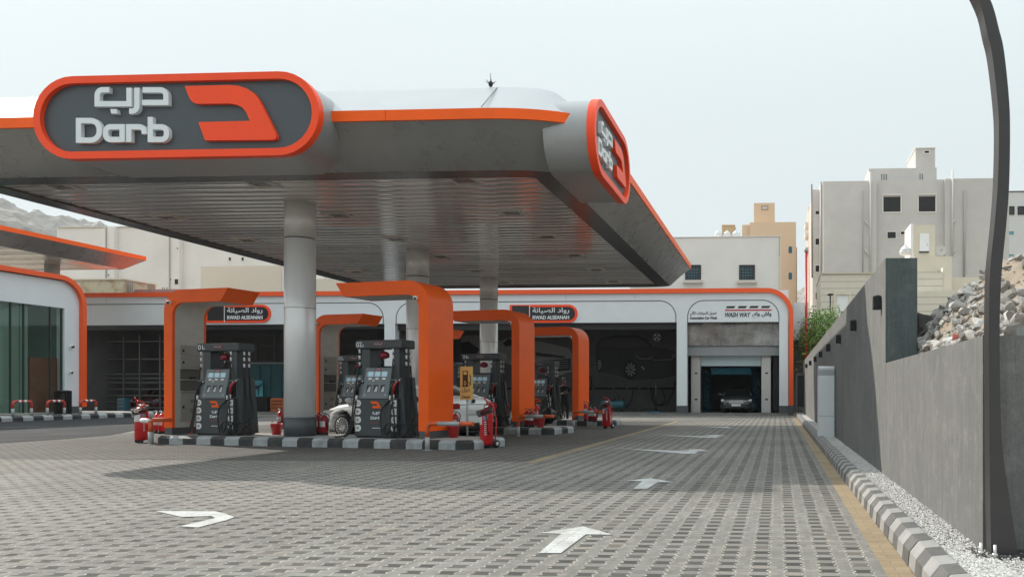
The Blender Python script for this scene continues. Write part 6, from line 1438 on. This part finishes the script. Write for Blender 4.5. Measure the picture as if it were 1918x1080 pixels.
# ------------------------------------------------------------------ standing attendant
def person():
    p0 = onZ(1052, 793, 0); d = 31.5; r = ray(1057, 736); p0 = Vector((0,0,CH)) + r*d; p0.z = 0
    Hh = 1.80; J = []; E = []; Rd = []
    def jn(x, y, z, r, par=None):
        J.append((x, y, z)); Rd.append(r if isinstance(r, tuple) else (r, r))
        if par is not None: E.append((par, len(J)-1))
        return len(J)-1
    pel = jn(0, 0, .95, (.145,.105)); wa = jn(0, .0, 1.08, (.135,.10), pel); ch = jn(0, .01, 1.30, (.165,.115), wa); sh = jn(0, .02, 1.45, (.12,.085), ch); nk = jn(0, .01, 1.53, .052, sh); hd0 = jn(0, -.01, 1.61, (.070,.080), nk); hd1 = jn(0, -.012, 1.70, (.078,.092), hd0); hd2 = jn(0, .0, 1.775, (.052,.06), hd1)
    parts = []
    for s in (-1, 1):
        hp = jn(s*.095, 0, .88, (.095,.10), pel); kn = jn(s*.115, -.02, .49, (.062,.066), hp); an = jn(s*.125, .02, .10, (.044,.046), kn); ft = jn(s*.135, -.03, .045, (.045,.04), an); toe = jn(s*.15, -.16, .035, (.042,.030), ft)
        so = jn(s*.185, .02, 1.41, (.066,.062), sh); el = jn(s*.255, .04, 1.14, (.047,.047), so)
        wr = jn(s*.10, -.19, 1.17 + (.05 if s > 0 else 0), (.030,.027), el); pa = jn(s*.035, -.235, 1.20 + (.05 if s > 0 else 0), (.038,.022), wr); parts.append((s, J[pa]))
    roots = [pel]
    for s, q in parts:
        for k in range(4):
            a = jn(q[0]-s*.01, q[1]-.005, q[2]-.022+.016*k, .009); ln = (.026,.032,.03,.022)[k]; b = jn(q[0]-s*(.02+ln), q[1]-.018, q[2]-.026+.017*k, .0085, a); c_ = jn(q[0]-s*(.03+ln*1.6), q[1]+.012, q[2]-.026+.017*k, .0075, b); roots.append(a)
        a = jn(q[0]+s*.015, q[1]-.005, q[2]+.022, .011); b = jn(q[0]-s*.005, q[1]-.02, q[2]+.055, .0095, a); c_ = jn(q[0]-s*.02, q[1]-.025, q[2]+.075, .008, b); roots.append(a)
    me = bpy.data.meshes.new('person_body'); me.from_pydata(J, E, []); o = bpy.data.objects.new('tmp', me); C.objects.link(o)
    md = o.modifiers.new('s', 'SKIN'); md.use_smooth_shade = True
    for i, v in enumerate(me.skin_vertices[0].data): v.radius = Rd[i]; v.use_root = i in roots
    sd = o.modifiers.new('u', 'SUBSURF'); sd.levels = 2; sd.render_levels = 2
    bpy.context.view_layer.update(); m2 = bpy.data.meshes.new_from_object(o.evaluated_get(bpy.context.evaluated_depsgraph_get())); bpy.data.objects.remove(o)
    SKIN = mat('skin', (.16,.085,.055), .5, var=.05); CL = mat('dark_clothing', (.014,.014,.016), .85, var=.3, scale=15); SHOE = mat('shoe_black', (.008,.008,.008), .5)
    for q in (SKIN, CL, SHOE): m2.materials.append(q)
    for f in m2.polygons:
        c_ = f.center; f.use_smooth = True
        hand = c_.y < -.165 and .98 < c_.z < 1.4 and abs(c_.x) < .13
        f.material_index = 0 if (c_.z > 1.515 or hand) else (2 if c_.z < .085 else 1)
    t = empty('person', 'standing attendant in dark clothes with hands held together before the chest', 'person', p0, rad(20))
    b = bpy.data.objects.new('body', m2); C.objects.link(b); b.parent = t
    # face on the head surface
    mb = MB(); mb.use(SKIN); mb.sphere((0,-.105,1.672), .016, (.8,1.1,1.5), 8, 6); mb.sphere((-.082,.0,1.68), .02, (.4,.8,1.3), 8, 6); mb.sphere((.082,.0,1.68), .02, (.4,.8,1.3), 8, 6); mb.build('face', SKIN, b)
    mb = MB(); mb.use(WHITE); [mb.sphere((s*.032,-.088,1.70), .011, (1.2,.6,.8), 8, 6) for s in (-1,1)]; mb.use(BLACK); [mb.sphere((s*.032,-.095,1.70), .006, (1,.6,1), 8, 6) for s in (-1,1)]; mb.build('eyes', None, b)
    MB().tube([(-.026,-.094,1.632),(0,-.104,1.630),(.026,-.094,1.632)], .006, 6).build('mouth', mat('lips', (.16,.05,.045), .5), b)
    mb = MB(); bm = bmesh.new(); bmesh.ops.create_uvsphere(bm, u_segments=20, v_segments=14, radius=1)
    for v in bm.verts: v.co = Vector((v.co.x*.092, v.co.y*.106+.008, v.co.z*.095+1.725))
    bmesh.ops.delete(bm, geom=[v for v in bm.verts if v.co.z < 1.66 or (v.co.y < -.045 and v.co.z < 1.755)], context='VERTS'); mb.bm(bm, True); mb.build('hair', mat('hair_black', (.008,.007,.006), .6), b)
    MB().ring([(.085*cos(i*pi/10), .012+.078*sin(i*pi/10)) for i in range(20)], [(.058*cos(i*pi/10), .012+.055*sin(i*pi/10)) for i in range(20)], 1.485, 1.52, 'xy').build('collar', mat('collar_red', (.35,.03,.03), .7), b)
    MB().box(-.04, .04, -.275, -.262, 1.19, 1.33, .006).build('phone', BLACKM, b) if False else None
person()

# ------------------------------------------------------------------ thin dusty air
mb = MB(); mb.box(-1510, 910, -130, 1260, -1.02, 262)
hz = mb.build('haze'); hz['kind'] = 'stuff'
hm = bpy.data.materials.new('haze_air'); hm.use_nodes = True; nt = hm.node_tree; nt.nodes.remove(nt.nodes['Principled BSDF'])
pv = nt.nodes.new('ShaderNodeVolumePrincipled'); pv.inputs['Color'].default_value = (.88, .92, .95, 1); pv.inputs['Density'].default_value = 0.0002; pv.inputs['Anisotropy'].default_value = 0.2
nt.links.new(pv.outputs[0], nt.nodes['Material Output'].inputs['Volume']); hz.data.materials.clear(); hz.data.materials.append(hm)
SC.cycles.volume_bounces = 0
